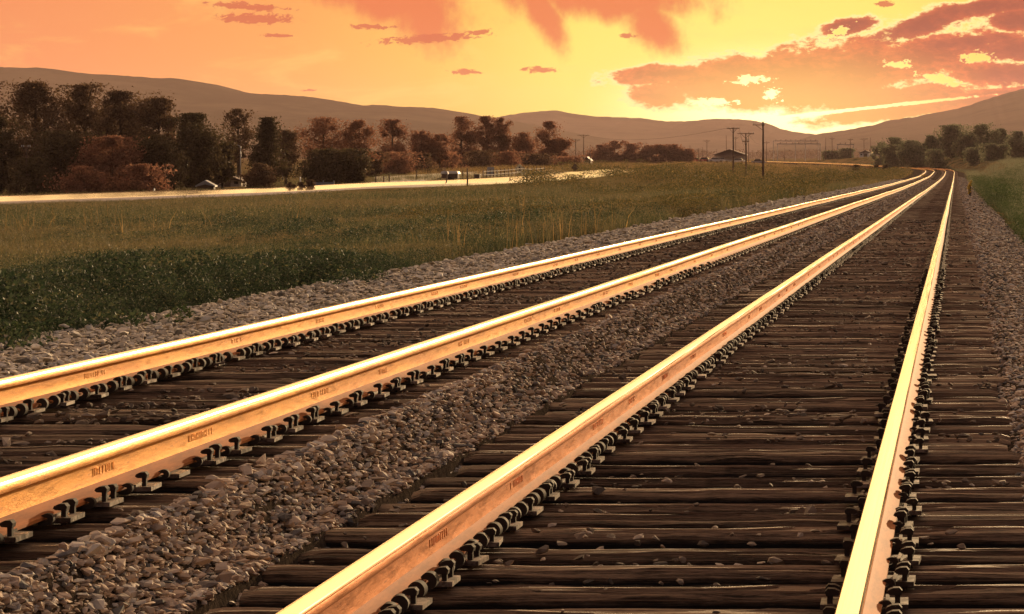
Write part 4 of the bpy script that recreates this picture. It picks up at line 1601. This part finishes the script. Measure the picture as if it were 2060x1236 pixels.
# glow around the hidden sun
d = (((Wp - 15.2) / 8.6).pow(2.0) + ((Hp - 1.5) / 4.6).pow(2.0)).pow(.5)
g2 = (((Wp - 15.7) / 3.3).pow(2.0) + ((Hp - 2.35) / 1.25).pow(2.0)).pow(.5)
base = ramp(nt, d * .5, [(0, srgb(255, 242, 126)), (.22, srgb(255, 232, 110)), (.38, srgb(253, 196, 90)), (.56, srgb(250, 170, 88)), (.80, srgb(246, 156, 94)), (1, srgb(242, 146, 94))])
wn = noise(nt, scalev(nt, CH, (.35, 1.1, 1)), 1.1, 5, .6, .4)
base = mixc(nt, wn.step(.48, .75, 0, .55), base, srgb(255, 222, 120))
base = mixc(nt, g2.step(0, 1.35, .95, 0), base, (2.0, 1.7, .85))

base = mixc(nt, d.step(.45, 1.6, 0, 1), base, mixc(nt, 1.0, base, (.95, .86, .84), 'MULTIPLY'))
n1 = noise(nt, scalev(nt, CH, (.8, 1.7, 1)), 1.5, 8, .66, .3)
n2 = noise(nt, scalev(nt, CH, (2.4, 5.0, 1)), 1.6, 6, .65, .4)


n3 = noise(nt, scalev(nt, CH, (5.0, 9.5, 1)), 1.3, 6, .68, .5)


def ell(cx, cy, rx_, ry_, rot=0.0):
    c, s = math.cos(R(rot)), math.sin(R(rot))
    X_, Y_ = Wp - cx / 100, Hp - cy / 100
    a = (X_ * c + Y_ * s) / (rx_ / 100)
    b = (Y_ * c - X_ * s) / (ry_ / 100)
    return (a * a + b * b).pow(.5) * -1.0 + 1.0


def union(L):
    r_ = ell(*L[0])
    for e in L[1:]:
        r_ = r_.max(ell(*e))
    return r_


big = union([(1350, 148, 135, 20, -3), (1470, 150, 170, 36, -3), (1600, 148, 170, 56, -6), (1730, 140, 180, 75, -6), (1330, 195, 70, 28, 0), (1510, 188, 190, 36, 0),
             (1690, 185, 190, 48, 0), (1880, 112, 170, 46, -8), (1990, 150, 110, 30, 8), (1840, 190, 150, 24, -4)])
upper = union([(1712, 54, 66, 20, -9), (1850, 52, 120, 26, -16), (1995, 14, 160, 18, -6), (1950, 84, 120, 15, -6), (2040, 100, 90, 30, 0), (2045, 150, 70, 30, 0), (2050, 40, 80, 26, 0)])
low = union([(1790, 226, 180, 17, -7), (1960, 200, 200, 20, -9), (2000, 188, 100, 10, -5)])
lane = ell(1800, 212, 330, 5, -6)
small = union([(500, 14, 95, 9, 4), (515, 38, 92, 12, 1), (556, 72, 36, 4, 1), (742, 54, 54, 6, 1), (860, 78, 125, 10, -4), (935, 145, 38, 7, 0), (1085, 141, 42, 7, 1),
               (620, 182, 15, 3, 0), (1262, 72, 20, 6, 3), (960, 66, 34, 7, -10), (1780, 8, 22, 8, 0)])
veil = union([(770, -10, 230, 60, 12), (860, 40, 95, 75, 38), (1220, -6, 260, 62, 4), (1310, 48, 90, 60, 40), (1080, 0, 120, 40, 60)])
gaps = union([(1510, 160, 48, 12, -4), (1553, 188, 24, 17, 10), (1430, 205, 60, 9, 0), (1690, 62, 30, 10, -20), (1810, 130, 40, 10, 0), (1960, 115, 40, 13, 0), (1890, 160, 50, 10, 15)])

hard = big.max(upper).max(low)
hv = hard - (lane + (n3 - .5) * 1.6 + (n2 - .5) * .8).step(.0, .8, 0, 1.0) + (n1 - .5) * 1.7 + (n2 - .5) * .7
hv = hv - (gaps + (n2 - .5) * 2.4 + (n3 - .5) * 3.0).step(.0, .7, 0, 1.2) + (n3 - .5) * .45
cm = hv.step(.0, .24)
rim = hv.step(-.25, .03) * hv.step(.05, .30, 1, 0)
sv = small + (n2 - .5) * 1.6 + (n3 - .5) * 2.2
sm = sv.step(.05, .4)
vv = veil + (noise(nt, scalev(nt, CH, (1.1, .8, 1)), 1.0, 5, .6) - .5) * 1.6
vm = vv.step(-.15, .6, 0, .95)
thick = (hv + (n2 - .5) * 1.2).step(.0, 1.0)
nearsun = d.step(0, 1.1, 1, 0)
ccol = mixc(nt, thick, srgb(216, 96, 60), srgb(156, 58, 46))
ccol = mixc(nt, g2.step(.1, 1.7, .85, 0), ccol, srgb(255, 196, 92))
ccol = mixc(nt, upper.step(-.1, .5, 0, .6), ccol, srgb(136, 56, 50))
col = mixc(nt, vm, base, srgb(226, 112, 66))
col = mixc(nt, rim * .9, col, (1.15, .88, .36))
col = mixc(nt, cm, col, ccol)
col = mixc(nt, sm * .9, col, srgb(206, 92, 60))
# higher up, out of the picture, an invented bright sky band to light the rails and road, fading to a dull dusk zenith and a grey east
el = dz
front = dy.step(-.25, .85)
bright_band = mixc(nt, el.step(.10, .50), (2.6, 1.68, .60), (.80, .53, .36))
bright_band = mixc(nt, (U * -1.0).step(.02, .30, 0, .6), bright_band, (2.3, 1.2, .40))
bright_band = mixc(nt, noise(nt, CH, .12, 4).step(.35, .7, 0, .35), bright_band, (1.5, .85, .40))
col = mixc(nt, el.step(.058, .078), col, bright_band)
east = mixc(nt, el.step(-.02, .6), (.15, .11, .10), (.20, .15, .13))
col = mixc(nt, front, east, col)

SUN_AZ, SUN_EL = 10.0, 7.5
sky = nt.nodes.new('ShaderNodeTexSky')
sky.sky_type = 'NISHITA'
sky.sun_disc = False
sky.sun_elevation = R(SUN_EL)
sky.sun_rotation = R(SUN_AZ)
sk = S(nt, sky.outputs[0])
vm_ = nt.nodes.new('ShaderNodeVectorMath'); vm_.operation = 'SCALE'
nt.links.new(sk.s, vm_.inputs[0]); 
nt.links.new((el.step(.06, .5, 0, .025)).s, vm_.inputs['Scale'])
ad = nt.nodes.new('ShaderNodeVectorMath'); ad.operation = 'ADD'
nt.links.new(col.s, ad.inputs[0]); nt.links.new(vm_.outputs[0], ad.inputs[1])
nt.links.new(ad.outputs[0], bg.inputs[0])
bg.inputs[1].default_value = 1.0
W.cycles.sampling_method = 'MANUAL'
W.cycles.sample_map_resolution = 2048

sd = bpy.data.lights.new('sun', 'SUN')
sd.energy = 5.0
sd.angle = R(.6)
sd.color = (1, .68, .36)
so = bpy.data.objects.new('sun', sd)
link(so)
dirv = Vector((math.sin(R(SUN_AZ)) * math.cos(R(SUN_EL)), math.cos(R(SUN_AZ)) * math.cos(R(SUN_EL)), math.sin(R(SUN_EL))))
so.rotation_euler = dirv.to_track_quat('Z', 'Y').to_euler()
so.location = (20, 100, 60)

HAZE = 3.5e-5
if HAZE:
    m = bpy.data.materials.new('evening haze')
    m.use_nodes = True
    hn = m.node_tree
    hn.nodes.remove(hn.nodes['Principled BSDF'])
    pv = hn.nodes.new('ShaderNodeVolumePrincipled')
    pv.inputs['Color'].default_value = (1.0, .72, .76, 1)
    pv.inputs['Density'].default_value = HAZE
    pv.inputs['Anisotropy'].default_value = .4
    hn.links.new(pv.outputs[0], hn.nodes['Material Output'].inputs['Volume'])
    o = MB().box((0, 4000, 90), (30000, 9000, 230)).build('haze', m)
    o['kind'] = 'stuff'

SC.view_settings.view_transform = 'Standard'
SC.view_settings.look = 'None'
SC.view_settings.exposure = 0
SC.view_settings.gamma = 1
SC.cycles.use_denoising = True
SC.cycles.max_bounces = 6
SC.cycles.diffuse_bounces = 3
SC.cycles.glossy_bounces = 3
SC.cycles.transmission_bounces = 4
SC.cycles.volume_bounces = 0
SC.cycles.sample_clamp_indirect = 6
